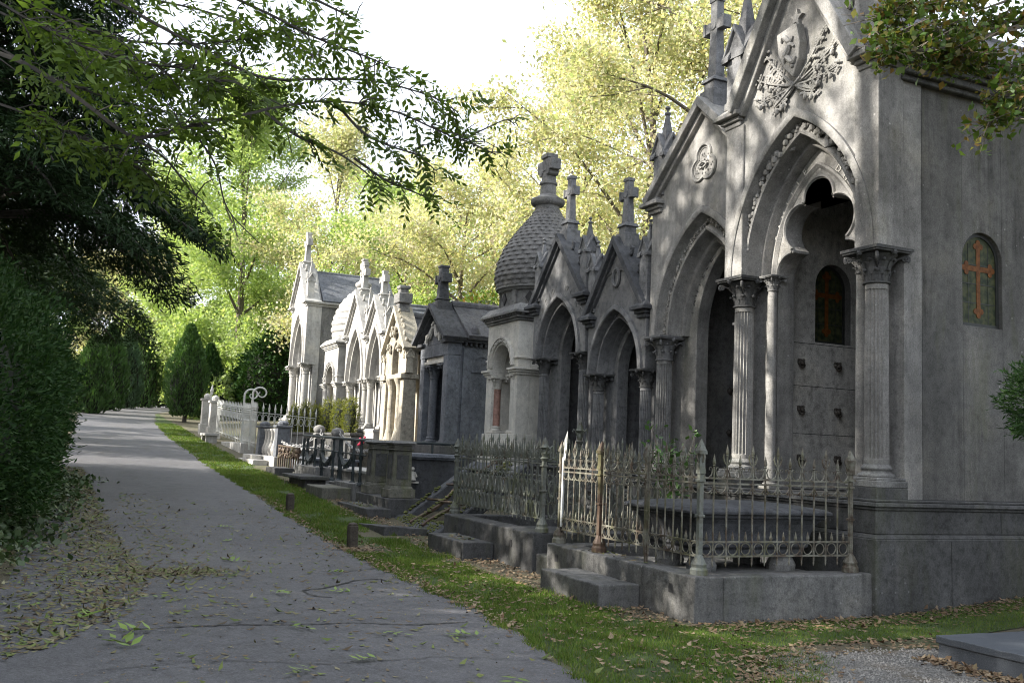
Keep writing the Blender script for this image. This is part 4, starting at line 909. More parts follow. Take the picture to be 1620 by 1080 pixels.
def iron_post(parent, p, h, mat, kind='pyramid', w=.024, foot=True):
    p = Vector(p); mb = MB()
    T = Matrix.Translation(p)
    if foot: mb.lathe([(.085, 0), (.085, .05), (.07, .07), (.075, .1), (.05, .15), (w*1.2, .19)], 10, T=T)
    mb.box(-w, w, -w, w, .15 if foot else 0, h*.74, T=T)
    for z in (h*.42, h*.68): mb.box(-w*1.5, w*1.5, -w*1.5, w*1.5, z, z+.025, T=T)
    o = mb.build('post', mat, parent, bevel=.003); f = MB()
    if kind == 'pyramid':
        f.box(-w*1.4, w*1.4, -w*1.4, w*1.4, h*.741, h*.77, T=T); f.box(-w*1.2, w*1.2, -w*1.2, w*1.2, h*.7705, h*.885, T=T); f.box(-w*1.8, w*1.8, -w*1.8, w*1.8, h*.8855, h*.91, T=T); f.box(-w*1.7, w*1.7, -w*1.7, w*1.7, h*.9105, h, T=T, top=(w*1.6, w*1.6))
    elif kind == 'lantern':
        f.box(-w*2, w*2, -w*2, w*2, h*.741, h*.76, T=T); f.box(-w*1.0, w*1.0, -w*1.0, w*1.0, h*.7605, h*.80, T=T); f.box(-w*1.5, w*1.5, -w*1.5, w*1.5, h*.8005, h*.895, T=T, top=(-w*.3, -w*.3)); f.box(-w*2.1, w*2.1, -w*2.1, w*2.1, h*.8955, h*.915, T=T); f.box(-w*1.9, w*1.9, -w*1.9, w*1.9, h*.9155, h, T=T, top=(w*1.8, w*1.8))
    else:
        f.lathe([(w*1.2, h*.741), (w*2.2, h*.77), (w*1.2, h*.79), (w*1.8, h*.82), (w*1.0, h*.86), (w*2.4, h*.885), (w*1.6, h*.91), (w*1.7, h*.93), (.003, h)], 10, T=T)
        for k in range(4):
            a = k*PI/2; U = Vector((math.cos(a), math.sin(a), 0))
            f.tube([p+U*w*.8+Vector((0, 0, h*.8)), p+U*w*2.6+Vector((0, 0, h*.87)), p+U*w*4+Vector((0, 0, h*.9)), p+U*w*4.8+Vector((0, 0, h*.875)), p+U*w*4.1+Vector((0, 0, h*.855))], [.010, .013, .013, .011, .007], 5)
    f.build('finial', mat, o, smooth=kind == 'cross')
z1 = .43
f1 = thing('iron_fence', 'rusty white iron fence with spear tips around the black sarcophagus', 'fence', (5.56, 7.69, z1))
for a, b in (((0, 0, 0), (0, .88, 0)), ((0, .96, 0), (0, 1.82, 0)), ((0, 1.94, 0), (0, 2.80, 0)), ((0, 0, 0), (1.86, 0, 0)), ((0, 2.80, 0), (1.86, 2.80, 0))):
    rail_panel(f1, a, b, 1, 'iron_rusty', .155)
iron_post(f1, (0, 0, 0), 1.28, 'iron_green', 'pyramid'); iron_post(f1, (1.88, 0, 0), 1.24, 'iron_rusty', 'lantern', .02); iron_post(f1, (0, 1.88, 0), 1.24, 'iron_rusty_post', 'pyramid', .028)
iron_post(f1, (0, .92, 0), 1.22, 'iron_rusty', 'pyramid', .016, False); iron_post(f1, (0, 2.85, 0), 1.24, 'iron_rusty', 'pyramid', .02); iron_post(f1, (1.88, 2.82, 0), 1.24, 'iron_green', 'pyramid', .02)
sp = MB(); sp.tube([(0, 2.80, .2), (0, 2.80, 1.02)], .02, 6); sp.add([(0, 2.76, 1.0), (.012, 2.80, 1.0), (0, 2.85, 1.0), (-.012, 2.80, 1.0), (0, 2.73, 1.18), (.004, 2.78, 1.18), (0, 2.83, 1.2), (-.004, 2.78, 1.18), (0, 2.72, 1.36)], [(0, 1, 5, 4), (1, 2, 6, 5), (2, 3, 7, 6), (3, 0, 4, 7), (4, 5, 8), (5, 6, 8), (6, 7, 8), (7, 4, 8)]); sp.build('broken_blade', 'iron_pale', f1)
z2 = .51
f2 = thing('iron_fence', 'mossy green cast iron fence with leafy scroll panels and finial posts', 'fence', (5.57, 11.03, z2))
for a, b in (((0, .06, 0), (0, 2.94, 0)), ((.05, 0, 0), (2.1, 0, 0)), ((.05, 3.0, 0), (2.1, 3.0, 0))): rail_panel(f2, a, b, 2, 'iron_green', .135)
iron_post(f2, (0, 0, 0), 1.2, 'iron_green', 'cross', .026); iron_post(f2, (0, 3.0, 0), 1.16, 'iron_green', 'cross', .026); iron_post(f2, (2.15, 0, 0), 1.15, 'iron_green', 'cross', .024); iron_post(f2, (2.15, 3.0, 0), 1.55, 'iron_green', 'cross', .03)
# collapsed tomb frame with mossy bars
t = thing('collapsed_tomb', 'collapsed dark stone tomb frame tipped on edge with mossy iron bars inside', 'tomb', (5.45, 14.5, .12), 0)
T = Matrix.Rotation(R(-37), 4, 'Y')
b = MB()
for y0, y1 in ((0, .28), (2.05, 2.33)): b.box(0, 1.95, y0, y1, -.2, .0, T=T)
b.box(-.02, .26, -.05, 2.38, -.26, .03, T=T); b.box(1.72, 1.95, .28, 2.05, -.2, -.01, T=T); b.build('stone_frame', 'stone_black', t, bevel=.02)
b = MB()
for y in (.75, 1.35): b.tube([T @ Vector((x, y+.03*math.sin(x*7), .02+.03*math.sin(x*5+y))) for x in np.linspace(.1, 1.95, 14)], .035, 6)
for x in (.75, 1.2): b.tube([T @ Vector((x+.02*math.sin(y*9), y, .03)) for y in np.linspace(.3, 2.0, 8)], .022, 5)
for k in range(5): b.tube([T @ Vector((1.9, 1.0+.1*k, 0)), T @ Vector((2.05+.05*k, 1.0+.16*k-.2, .12)), T @ Vector((2.15, .9+.2*k-.3, .25))], [.02, .014, .006], 5)
b.build('iron_bars', 'iron_rusty_post', t, smooth=True)
b = MB()
for i in range(420):
    y = random.uniform(.1, 2.2); x = random.choice([random.uniform(.0, .3), random.uniform(.1, 1.2)])
    if x > .3: y = random.choice([.14, .75, 1.35, 2.2])+random.gauss(0, .05)
    b.ball(T @ Vector((x, y, .025)), random.uniform(.012, .045), 0, 7, 4, (1, 1, .5))
for i in range(14): b.ball(T @ Vector((1.8+random.gauss(0, .1), .6+random.gauss(0, .15), .02)), random.uniform(.03, .06), 0, 6, 4, (1, 1, .6))
b.build('moss_tufts', 'moss', t, smooth=True)
# low tomb with niche, two square pillars
t = thing('niche_tomb', 'dark box tomb with pale edged top slab and a small carved niche', 'tomb', (5.95, 17.95, .2))
b = MB(); b.box(0, 1.25, 0, 1.7, 0, 1.06); b.box(-.03, 1.28, -.03, 1.73, 0, .25); b.build('body', 'stone_black', t, bevel=.01)
b = MB(); b.box(-.06, 1.31, -.06, 1.76, 1.061, 1.10); b.box(-.10, 1.35, -.10, 1.80, 1.1005, 1.17, top=(.02, .02)); b.build('top_slab', 'stone_blue', t, bevel=.008)
b = MB(); b.prism([(.13, .62), (.37, .62)]+[(.25+.12*math.cos(a), .82+.14*math.sin(a)) for a in np.linspace(0, PI, 9)], -.008, .02); b.build('niche', 'stone_black', t)
b = MB(); b.ball((.25, -.03, .87), .045, 0, 8, 5); b.lathe([(.08, .66), (.06, .76), (.03, .83)], 10, (.25, -.02)); b.tube([(.16, -.02, .72), (.2, -.03, .8), (.25, -.03, .82), (.3, -.03, .8), (.34, -.02, .72)], .022, 6); b.box(.12, .38, -.05, 0, .60, .635); b.build('niche_figure', 'stone_cream', t, smooth=True)
for i, (yy, lab) in enumerate(((17.28, 'square panelled stone gate pillar with moulded cap touching the box tomb'), (18.62, 'square panelled stone gate pillar with moulded cap touching the black railing'))):
    t = thing('stone_pillar', lab, 'pillar', (5.72, yy, .56), 0, 'square stone gate pillars'); b = MB(); s = .19
    b.box(-s-.06, s+.06, -s-.06, s+.06, 0, .16); b.box(-s-.03, s+.03, -s-.03, s+.03, .1605, .22, top=(.03, .03)); b.box(-s, s, -s, s, .2205, .86, top=(.02, .02))
    b.box(-s-.01, s+.01, -s-.01, s+.01, .8605, .89); b.box(-s+.02, s-.02, -s+.02, s-.02, .8905, .96); b.build('shaft', 'stone_mossy', t, bevel=.008)
    b = MB(); b.box(-s-.02, s+.02, -s-.02, s+.02, .9605, .99); b.box(-s-.06, s+.06, -s-.06, s+.06, .9905, 1.04, top=(.04, .04)); b.build('cap', 'stone_mid', t, bevel=.008)
    b = MB(); b.box(-s-.006, -s+.01, -s+.08, s-.08, .34, .78); b.box(-s+.08, s-.08, -s-.006, -s+.01, .34, .78); b.build('panel', 'stone_plinth', t)
stone_thing('pillar_base', 'long plinth stone carrying the two square gate pillars', 'plinth', [(5.42, 6.05, 16.9, 19.05, .1, .555)], 'stone_plinth', .015)
# black iron railing on pale stone
stone_thing('railing_kerb', 'pale stone kerb under the black iron railing', 'kerb wall', [(5.45, 5.8, 19.4, 20.9, .2, .70), (5.45, 5.8, 22.7, 24.9, .3, .92), (5.801, 8.0, 19.4, 19.7, .2, .695), (5.801, 8.0, 19.71, 24.9, .2, .60), (5.5, 5.78, 20.901, 22.699, .2, .55)], 'stone_mid', .015)
t = thing('iron_railing', 'black iron railing with draped cast swags between the square pillars and the chain posts', 'railing', (5.6, 19.1, .66)); b = MB()
for q0, q1, rr in (((0, 0, .92), (0, 5.7, 1.0), .03), ((0, 0, .62), (0, 5.7, .70), .018), ((.03, -.05, .92), (2.2, -.05, .92), .026)): MB().tube([q0, q1], rr, 6).build('rail', 'iron_black', t, smooth=True)
for y in (.35, .9, 1.9, 2.05, 2.6, 3.6, 3.75, 4.35, 5.2, 5.6):
    b = MB(); b.lathe([(.09, 0), (.08, .04), (.04, .07), (.03, .2), (.045, .24), (.03, .28), (.03, .5), (.05, .55), (.055, .62), (.03, .68), (.03, .93)], 10, (0, y)); b.build('baluster', 'iron_black', t, smooth=True)
for y in (.7, 1.4, 2.1): b = MB(); b.lathe([(.05, 0), (.025, .06), (.025, .9)], 8, (y, -.05)); b.build('baluster', 'iron_black', t, smooth=True)
for y0, y1 in ((.9, 1.9), (2.6, 3.6), (4.35, 5.2)):
    b = MB(); b.tube([(-.02, y0+(y1-y0)*k/10, .6-.22*math.sin(PI*k/10)) for k in range(11)], [.03+.03*math.sin(PI*k/10) for k in range(11)], 7)
    for k in range(8): leafy(b, (-.04, y0+(y1-y0)*(k+.5)/8, .55-.2*math.sin(PI*(k+.5)/8)), .05, 0, 4)
    b.build('cast_swag', 'iron_black', t, smooth=True)
# rusted low railing
t = thing('rusted_railing', 'low corroded dark railing with ragged cast panels on a mossy kerb', 'railing', (5.55, 24.95, .70)); MB().tube([(0, 0, .62), (0, 2.7, .66)], .025, 6).build('rail', 'iron_rusty_post', t); MB().tube([(0, 0, .5), (0, 2.7, .54)], .018, 6).build('rail', 'iron_rusty_post', t)
b = MB()
for k in range(10): b.tube([(0, .1+k*.28, 0), (0, .1+k*.28, .64)], .02, 6)
b.build('bar_row', 'iron_rusty_post', t)
b = MB()
for k in range(10):
    for j in range(4): b.ball((random.uniform(-.03, .03), .15+k*.26+random.uniform(-.1, .1), random.uniform(.36, .58)), random.uniform(.03, .07), 0, 6, 4)
b.build('cast_panel', 'iron_rusty_post', t, smooth=True)
stone_thing('railing_kerb', 'mossy dark kerb under the low corroded railing', 'kerb wall', [(5.45, 5.75, 24.95, 27.7, .4, .72)], 'stone_mossy', .02)
# chain posts and chains
def post_stone(name, lab, x, y, h, w, mat, grp=None):
    t = thing(name, lab, 'post', (x, y, gz(x, y)-.1), 0, grp); b = MB(); b.box(-w, w, -w, w, 0, .3); b.box(-w*.8, w*.8, -w*.8, w*.8, .3005, h*.86); b.box(-w*.95, w*.95, -w*.95, w*.95, h*.8605, h*.9); b.build('shaft', mat, t, bevel=.015)
    b = MB(); b.ball((0, 0, h*.98), w*1.15, 0, 12, 7, (1, 1, .75)); b.lathe([(w*.9, h*.9), (w*.6, h*.93), (w*.8, h*.96)], 12); b.build('ball_cap', mat, t, smooth=True)
post_stone('chain_post', 'grey stone chain post with rounded cap in front of the planter, farther one', 6.5, 26.9, 1.3, .15, 'stone_mid', 'stone chain posts')
post_stone('chain_post', 'grey stone chain post with rounded cap in front of the planter, nearer one', 6.5, 24.9, 1.3, .15, 'stone_mid', 'stone chain posts')
def chain(lab, p, q, sag, n):
    b = MB(); p, q = Vector(p), Vector(q)
    for i in range(n):
        f = (i+.5)/n; c = p.lerp(q, f)-Vector((0, 0, sag*4*f*(1-f))); d = (q-p)/n; d.z -= sag*4*(1-2*f)/n; d.normalize(); s = d.cross(Vector((0, 0, 1))).normalized(); s = s if i % 2 else d.cross(s).normalized()
        L = (q-p).length/n*.78; b.tube([c+d*L*math.cos(a)+s*.035*math.sin(a) for a in np.linspace(0, 2*PI, 9)[:-1]], .014, 4, closed=True)
    o = b.build('iron_chain', 'chain_pale', None, smooth=True); tag(o, lab, 'chain')
chain('pale chain slung from the tall dark pillar to the farther chain post', (5.6, 28.2, 1.9), (6.5, 26.9, 1.85), .5, 22)
chain('pale chain slung between the two round-capped chain posts', (6.5, 26.75, 1.85), (6.5, 25.05, 1.8), .45, 22)
chain('pale chain slung from the nearer chain post towards the square pillars', (6.5, 24.75, 1.8), (6.9, 22.6, 1.5), .3, 24)
chain('lower pale chain hanging between pillar and railing', (5.6, 28.0, 1.55), (6.2, 25.2, 1.45), .2, 30)
stone_thing('planter_wall', 'long grey planter wall with a row of clipped bushes behind it', 'planter', [(7.25, 7.5, 26.3, 36.8, .4, 1.72), (7.20, 7.55, 26.25, 36.85, 1.7205, 1.80), (7.551, 7.9, 26.3, 36.8, .4, 1.66)], 'stone_plinth', .01)
stone_thing('tomb_slab', 'white sunlit tomb slab behind the black railing', 'slab', [(6.1, 7.1, 20.4, 23.6, .4, .86), (6.0, 7.2, 20.3, 23.7, .8605, .93)], 'stone_pale', .01)
stone_thing('tomb_slab', 'pale tomb slab between the chain posts and the planter', 'slab', [(5.95, 7.1, 25.0, 28.2, .4, 1.02), (5.9, 7.15, 24.9, 28.3, 1.0205, 1.08)], 'stone_blue', .01)
pt = thing('flower_pot', 'small dark pot of pink flowers at the foot of the white twin chapels', 'flower pot', (7.4, 25.7, 1.15)); b = MB(); b.lathe([(.1, 0), (.13, .2), (.16, .3), (.15, .3)], 12); b.build('pot', 'stone_plinth', pt)
b = MB()
for i in range(9): b.ball((random.gauss(0, .08), random.gauss(0, .12), .42+random.gauss(0, .06)), .035, 0, 6, 4)
b.build('blossoms', 'paper_red', pt)
# stone balustrade with tall pillars
t = thing('balustrade', 'white sunlit stone balustrade with shaped balusters between dark end pillars', 'balustrade', (5.5, 27.75, .62))
b = MB(); b.box(-.05, .45, -.05, 3.2, -.2, .42); b.build('base', 'stone_pale', t, bevel=.015)
for y in (.0, 2.75):
    b = MB(); b.box(0, .4, y, y+.4, .4205, 1.25, top=(.02, .02)); b.box(-.04, .44, y-.04, y+.44, 1.2505, 1.31); b.ball((.2, y+.2, 1.36), .17, 0, 10, 6, (1, 1, .55)); b.build('end_pillar', 'stone_blue', t, bevel=.01)
for y in (.62, 1.1, 1.58, 2.06, 2.5):
    b = MB(); b.lathe([(.09, .42), (.13, .5), (.14, .62), (.08, .8), (.055, .95), (.06, 1.1), (.1, 1.2), (.1, 1.22)], 12, (.2, y)); b.build('baluster', 'stone_pale', t, smooth=True)
# pale iron gate and fence, white gate posts
t = thing('iron_gate', 'tall pale iron gate and fence with two scroll topped posts', 'gate', (5.55, 31.4, 1.25))
def pale_panel(p0, p1, h, n):
    p0, p1 = Vector(p0), Vector(p1); b = MB(); s = MB()
    for z in (.12, .82*h): b.tube([p0+Vector((0, 0, z)), p1+Vector((0, 0, z))], .015, 4)
    u = (p1-p0).normalized()
    for i in range(n+1):
        p = p0.lerp(p1, i/n); b.tube([p, p+Vector((0, 0, h*.86))], .014, 5); spear(b, p+Vector((0, 0, h*.86)), h*.2, .018)
        if i < n:
            m = p0.lerp(p1, (i+.5)/n); s.tube(arc(m+Vector((0, 0, .69*h)), u, .07, .12, 0, 2*PI, 11), .010, 4)
    b.build('picket_row', 'iron_pale', t); s.build('scrollwork', 'iron_pale', t)
pale_panel((0, 0, 0), (1.9, 0, -.1), 1.35, 10); pale_panel((0, 0, 0), (0, .9, .05), 1.35, 5); pale_panel((0, 1.05, .05), (0, 2.5, .1), 1.3, 8); pale_panel((0, 2.7, .1), (0, 8.8, .4), 1.3, 17)
for y in (.97, 2.6):
    b = MB(); b.box(-.034, .034, y-.034, y+.034, -.1, 1.5)
    b.tube([Vector((0, y+(.0), 1.5)), Vector((0, y, 1.75))]+[Vector((.0+.26-.26*math.cos(a)*(1-a/9), y, 1.75+.24*math.sin(a)*(1-a/9))) for a in np.linspace(.2, 7.2, 20)], [.034]*2+[.034-.001*k for k in range(20)], 6); b.build('scroll_post', 'iron_pale', t, smooth=True)
stone_thing('gate_plinth', 'white stone block under the pale iron gate', 'plinth', [(5.4, 5.85, 33.2, 37.6, .8, 1.36)], 'stone_pale', .02)
stone_thing('gate_plinth', 'low white kerb stone in front of the stone balustrade', 'kerb wall', [(5.0, 5.42, 28.4, 31.0, .5, .92), (5.1, 5.4, 29.3, 30.8, .9205, 1.05)], 'stone_pale', .02)
for yy, lab in ((41.0, 'white square gate post with moulded cap near the cypress, nearer one'), (43.6, 'white square gate post with moulded cap near the cypress, farther one')):
    t = thing('gate_post', lab, 'gate post', (5.55, yy, gz(5.5, yy)-.05), 0, 'white gate posts'); b = MB(); b.box(-.26, .26, -.26, .26, 0, .5); b.box(-.2, .2, -.2, .2, .5005, 1.5); b.build('shaft', 'stone_pale', t, bevel=.015)
    b = MB(); b.box(-.25, .25, -.25, .25, 1.5005, 1.58); b.ball((0, 0, 1.66), .15, 0, 10, 6); b.build('cap', 'stone_pale', t)
t = MB(); t.lathe([(.03, 0), (.03, 1.75), (.06, 1.8), (.05, 1.85), (.075, 1.95), (.005, 2.2)], 8); o = t.build('iron_spike', 'iron_pale'); o.location = (5.55, 42.3, 1.5); tag(o, 'thin iron spike standing between the white gate posts', 'spike')
t = thing('stone_bench', 'small white stone bench beside the pale iron gate', 'bench', (5.05, 37.9, 1.2)); b = MB(); b.box(-.2, .3, 0, 1.5, .36, .45); b.build('seat', 'stone_pale', t, bevel=.01)
for y in (.1, 1.25): MB().box(-.15, .25, y, y+.15, 0, .3595).build('leg', 'stone_pale', t)
# bollards
for x, y, h, w_, lab in ((3.82, 13.45, .36, .062, 'short dark square bollard in worn grass, nearer one, opposite the loose slab'), (3.80, 17.55, .33, .062, 'short dark square bollard on the grass verge, farther one')):
    b = MB(); b.box(-w_, w_, -w_, w_, -.1, h*.9); b.box(-w_, w_, -w_, w_, h*.9005, h, top=(.02, .02)); o = b.build('bollard', 'post_wood', None, bevel=.01); o.location = (x, y, gz(x, y)); o.rotation_euler = (R(2), R(-2), R(8)); tag(o, lab, 'bollard', 'short bollards along the verge')
# ------------------------------------------------------------------ foliage
def unit(v): return v/np.maximum(np.linalg.norm(v, axis=-1, keepdims=True), 1e-9)
def leaf_quads(pos, size, asp=.45, d=None, spread=1.0, up=.3, fold=.0):
    """one small rhombic leaf per point; d = preferred growing direction"""
    n = len(pos); a = RNG.normal(size=(n, 3))
    a = unit(a) if d is None else unit(unit(d)+spread*unit(a))
    nn = RNG.normal(size=(n, 3)); nn[:, 2] += up*2; b = unit(np.cross(a, nn)); c = np.cross(a, b)
    s = (size*RNG.uniform(.55, 1.4, n))[:, None]; w_ = s*asp*.5
    return np.stack([pos, pos+a*s*.45+b*w_+c*s*fold, pos+a*s, pos+a*s*.45-b*w_+c*s*fold], 1)
def compound(pos, d, L=.28, pairs=4, leaf=.105, asp=.34, droop=.5):
    """pinnate leaves: leaflets in pairs along a drooping stalk"""
    n = len(pos); d = unit(d); side = unit(np.cross(d, np.array([0, 0, 1.0])+RNG.normal(size=(n, 3))*.35)); nrm = np.cross(side, d)
    sc = RNG.uniform(.7, 1.2, n)[:, None]; out = []
    for k in range(pairs+1):
        t = (k+.8)/(pairs+.8); q = pos+d*L*t*sc; q[:, 2] -= (droop*L*t*t*sc[:, 0])
        for s in ((1, -1) if k < pairs else (0,)):
            ax = unit(d*(.55 if s else 1)+side*s*.9+np.array([0, 0, -droop*.55])+RNG.normal(size=(n, 3))*.14)
            b = unit(np.cross(ax, nrm+RNG.normal(size=(n, 3))*.3)); l = leaf*sc*(1-.25*abs(t-.55))*RNG.uniform(.8, 1.15, n)[:, None]
            out.append(np.stack([q, q+ax*l*.42+b*l*asp*.5, q+ax*l, q+ax*l*.42-b*l*asp*.5], 1))
    return np.concatenate(out)
def curve_pts(p, n):
    p = np.array(p, float); t = np.linspace(0, len(p)-1, n); i = np.minimum(t.astype(int), len(p)-2); f = (t-i)[:, None]
    m = np.empty_like(p); m[1:-1] = (p[2:]-p[:-2])/2; m[0] = p[1]-p[0]; m[-1] = p[-1]-p[-2]
    return (2*f**3-3*f**2+1)*p[i]+(f**3-2*f**2+f)*m[i]+(-2*f**3+3*f**2)*p[i+1]+(f**3-f**2)*m[i+1]
def skeleton(h, rt, cz0, rx, rng, limbs=16, twigs=7, lean=0.0, open_=.62, crown=None):
    """trunk, limbs and twigs of a broadleaf tree at the origin: tube list and twig tip points"""
    tubes = []; tips = []; dirs = []
    top = h*.86; tr = curve_pts([(0, 0, -.3), (rng.normal()*.1, rng.normal()*.1, h*.25), (lean*h*.3+rng.normal()*.25, rng.normal()*.25, h*.55), (lean*h*.5+rng.normal()*.4, rng.normal()*.4, top)], 14)
    tubes.append((tr, [rt*(1.25-1.12*(i/13)**.9) for i in range(14)]))
    cz = (cz0+h)/2; rz = (h-cz0)/2
    for i in range(limbs):
        f = (i+.5)/limbs; z0 = cz0*.75+(top-cz0*.75)*f**1.05; j = min(12, int(z0/top*13)); p0 = tr[j]
        az = i*2.39996+rng.normal()*.3; el = .15+1.1*f**1.3+rng.normal()*.15
        tz = min(h*.985, p0[2]+rz*(.25+.5*rng.random())*(.4+math.sin(el))); k = math.sqrt(max(.05, 1-((tz-cz)/rz)**2)); r = rx*k*rng.uniform(.78, 1.08)
        p1 = np.array([p0[0]*.5+r*math.cos(az), p0[1]*.5+r*math.sin(az), tz])
        mid = p0*.5+p1*.5+np.array([0, 0, .12*r]); c = curve_pts([p0, mid, p1], 9); r0 = rt*(.48-.3*f)
        tubes.append((c, [max(.012, r0*(1-.92*q/8)) for q in range(9)]))
        for t in range(twigs):
            q = 2+int(6.9*(t+rng.random())/twigs); q = min(q, 8); a2 = rng.uniform(0, 2*PI); dd = np.array([math.cos(a2), math.sin(a2), rng.uniform(-.35, .75)]); out = c[q]-np.array([0, 0, cz]); out /= np.linalg.norm(out)+1e-6
            dd = dd*.9+out*.5; ln = rx*rng.uniform(.16, .34); e = c[q]+dd*ln; m_ = (c[q]+e)/2+rng.normal(size=3)*.05*ln
            tubes.append((np.array([c[q], m_, e]), [max(.008, r0*.22), .009+r0*.1, .005]))
            for s in (.45, .75, 1.0): tips.append(c[q]+(e-c[q])*s); dirs.append(dd)
        tips.append(p1); dirs.append(p1-p0)
    return tubes, np.array(tips), np.array(dirs)
def tubes_mesh(name, tubes, mat, parent, n=6):
    mb = MB()
    for p, r in tubes: mb.tube([tuple(q) for q in p], list(r), n if r[0] > .04 else 4)
    return mb.build(name, mat, parent, smooth=True, recalc=False)
def broadleaf(label, x, y, h, rx, cz0, leafmat, n, size, seed, rt=.22, sig=.5, limbs=16, twigs=7, group='trees behind the chapels', name='broadleaf_tree', asp=.6, cat='tree', dens=2.5):
    rng = np.random.default_rng(seed); t = thing(name, label, cat, (x, y, gz(x, y)), 0, group)
    tubes, tips, dirs = skeleton(h, rt, cz0, rx, rng, limbs, twigs); tubes_mesh('trunk', tubes, 'bark', t)
    n = int(n*dens); k = rng.integers(0, len(tips), n); w_ = rng.uniform(.5, 1.3, len(tips))[k][:, None]
    pos = tips[k]+rng.normal(size=(n, 3))*np.array([sig, sig, sig*.62])*w_
    pos = gaps(pos, (x, y, gz(x, y))); np_mesh('crown', leaf_quads(pos, size*.8, asp, None, up=.5), 4, leafmat, t); return t
GAPS = [((5.55, 10.2, 1.35), .6), ((5.55, 9.6, 1.2), .5), ((7.9, 9.8, 1.9), .55), ((7.9, 9.8, 2.8), .5), ((7.9, 9.5, 3.6), .4), ((7.75, 9.8, 4.3), .5), ((7.75, 8.1, 6.3), .5), ((7.75, 9.2, 6.2), .4), ((6.3, 9.0, .4), .5), ((8.3, 11.6, 6.0), .4), ((7.75, 8.55, 5.0), .3), ((7.75, 10.0, 6.5), .5)]  # sunlit spots wanted on stone; leaves are removed along their rays
def gaps(P, org):
    """leaves cut out of the crowns along sun rays, to light chosen spots of stone"""
    W = P+np.array(org); s = np.array(sv)
    keep = np.ones(len(P), bool)
    for c, r in GAPS:
        d = W-np.array(c); keep &= np.linalg.norm(d-(d@s)[:, None]*s, axis=1) > r
    return P[keep]
def blob_points(blobs, n, bump=.12, seed=1, deep=.05):
    """points on the outside of a union of ellipsoids, with outward directions"""
    rng = np.random.default_rng(seed); A = np.array([b[3]*b[4]+b[4]*b[5]+b[3]*b[5] for b in blobs]); P = []; D = []
    for b, k in zip(blobs, (A/A.sum()*n*1.5).astype(int)):
        u = unit(rng.normal(size=(k, 3))); c = np.array(b[:3]); r = np.array(b[3:6])
        ph = np.sin(u[:, 0]*9+b[0])*np.sin(u[:, 1]*8+b[1]*2)*np.sin(u[:, 2]*10+b[2]); ph2 = np.sin(u[:, 0]*23+1)*np.sin(u[:, 1]*21)*np.sin(u[:, 2]*25+2)
        q = c+u*r*(1+bump*ph+bump*.5*ph2+rng.normal(size=k)*.035-np.abs(rng.normal(size=k))*deep)[:, None]; keep = np.ones(k, bool)
        for o in blobs:
            if o is not b: keep &= (((q-np.array(o[:3]))/np.array(o[3:6]))**2).sum(1) > .86
        P.append(q[keep]); D.append(unit(u/r)[keep])
    return np.concatenate(P), np.concatenate(D)
def bush(name, label, cat, loc, blobs, mat, n, size, asp=.35, bump=.12, seed=1, core=True, spread=.9, group=None, stem=None, part='foliage', zmin=None, deep=.05, cs=.8):
    t = thing(name, label, cat, loc, 0, group); P, D = blob_points(blobs, n, bump, seed, deep)
    if zmin is not None: k = P[:, 2] > zmin; P, D = P[k], D[k]
    D2 = D.copy(); D2[:, 2] += .35; Q = leaf_quads(P, size, asp, D2, spread, up=.2)
    if name == 'yew_hedge':
        k = RNG.integers(0, len(P), 9000); D3 = D2[k]; D3[:, 2] += .5; Q = np.concatenate([Q, leaf_quads(P[k]+D[k]*.02, .15, .18, D3, .6, up=.2)])
    np_mesh(part, Q, 4, mat, t)
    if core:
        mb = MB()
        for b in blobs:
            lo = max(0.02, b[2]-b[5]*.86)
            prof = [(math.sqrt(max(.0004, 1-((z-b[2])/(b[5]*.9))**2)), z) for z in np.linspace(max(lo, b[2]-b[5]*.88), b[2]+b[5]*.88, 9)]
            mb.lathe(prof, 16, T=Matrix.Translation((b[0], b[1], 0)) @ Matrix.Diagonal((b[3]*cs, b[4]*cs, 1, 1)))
        mb.build('dark_core', 'hedge_core', t)  # solid dark filling added so nothing shows through the leaves
    if stem: tubes_mesh('trunk', stem, 'bark_dark', t)
    return t
# --- background trees
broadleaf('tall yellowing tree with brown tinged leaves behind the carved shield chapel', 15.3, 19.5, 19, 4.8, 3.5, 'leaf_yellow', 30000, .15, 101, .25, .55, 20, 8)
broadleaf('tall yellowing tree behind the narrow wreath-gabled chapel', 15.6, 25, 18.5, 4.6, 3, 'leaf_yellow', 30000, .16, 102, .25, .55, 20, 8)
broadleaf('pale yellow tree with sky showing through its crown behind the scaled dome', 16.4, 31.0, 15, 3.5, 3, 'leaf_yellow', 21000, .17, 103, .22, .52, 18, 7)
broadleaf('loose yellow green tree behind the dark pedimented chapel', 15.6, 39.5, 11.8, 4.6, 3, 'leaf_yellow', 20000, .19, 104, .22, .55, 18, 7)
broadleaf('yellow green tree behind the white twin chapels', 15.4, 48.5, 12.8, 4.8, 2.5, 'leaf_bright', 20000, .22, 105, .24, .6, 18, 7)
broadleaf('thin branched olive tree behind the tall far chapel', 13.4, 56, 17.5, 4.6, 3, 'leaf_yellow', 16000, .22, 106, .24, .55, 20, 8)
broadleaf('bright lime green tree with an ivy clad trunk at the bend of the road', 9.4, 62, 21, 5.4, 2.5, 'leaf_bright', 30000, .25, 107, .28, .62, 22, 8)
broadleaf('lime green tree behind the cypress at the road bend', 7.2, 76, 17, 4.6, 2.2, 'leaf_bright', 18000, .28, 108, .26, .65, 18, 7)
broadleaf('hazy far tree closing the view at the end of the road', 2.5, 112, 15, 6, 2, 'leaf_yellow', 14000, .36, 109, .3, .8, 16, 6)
broadleaf('hazy far green tree behind the row of conifers', -5, 105, 15, 7, 1.5, 'leaf_bright', 14000, .36, 110, .3, .8, 16, 6)
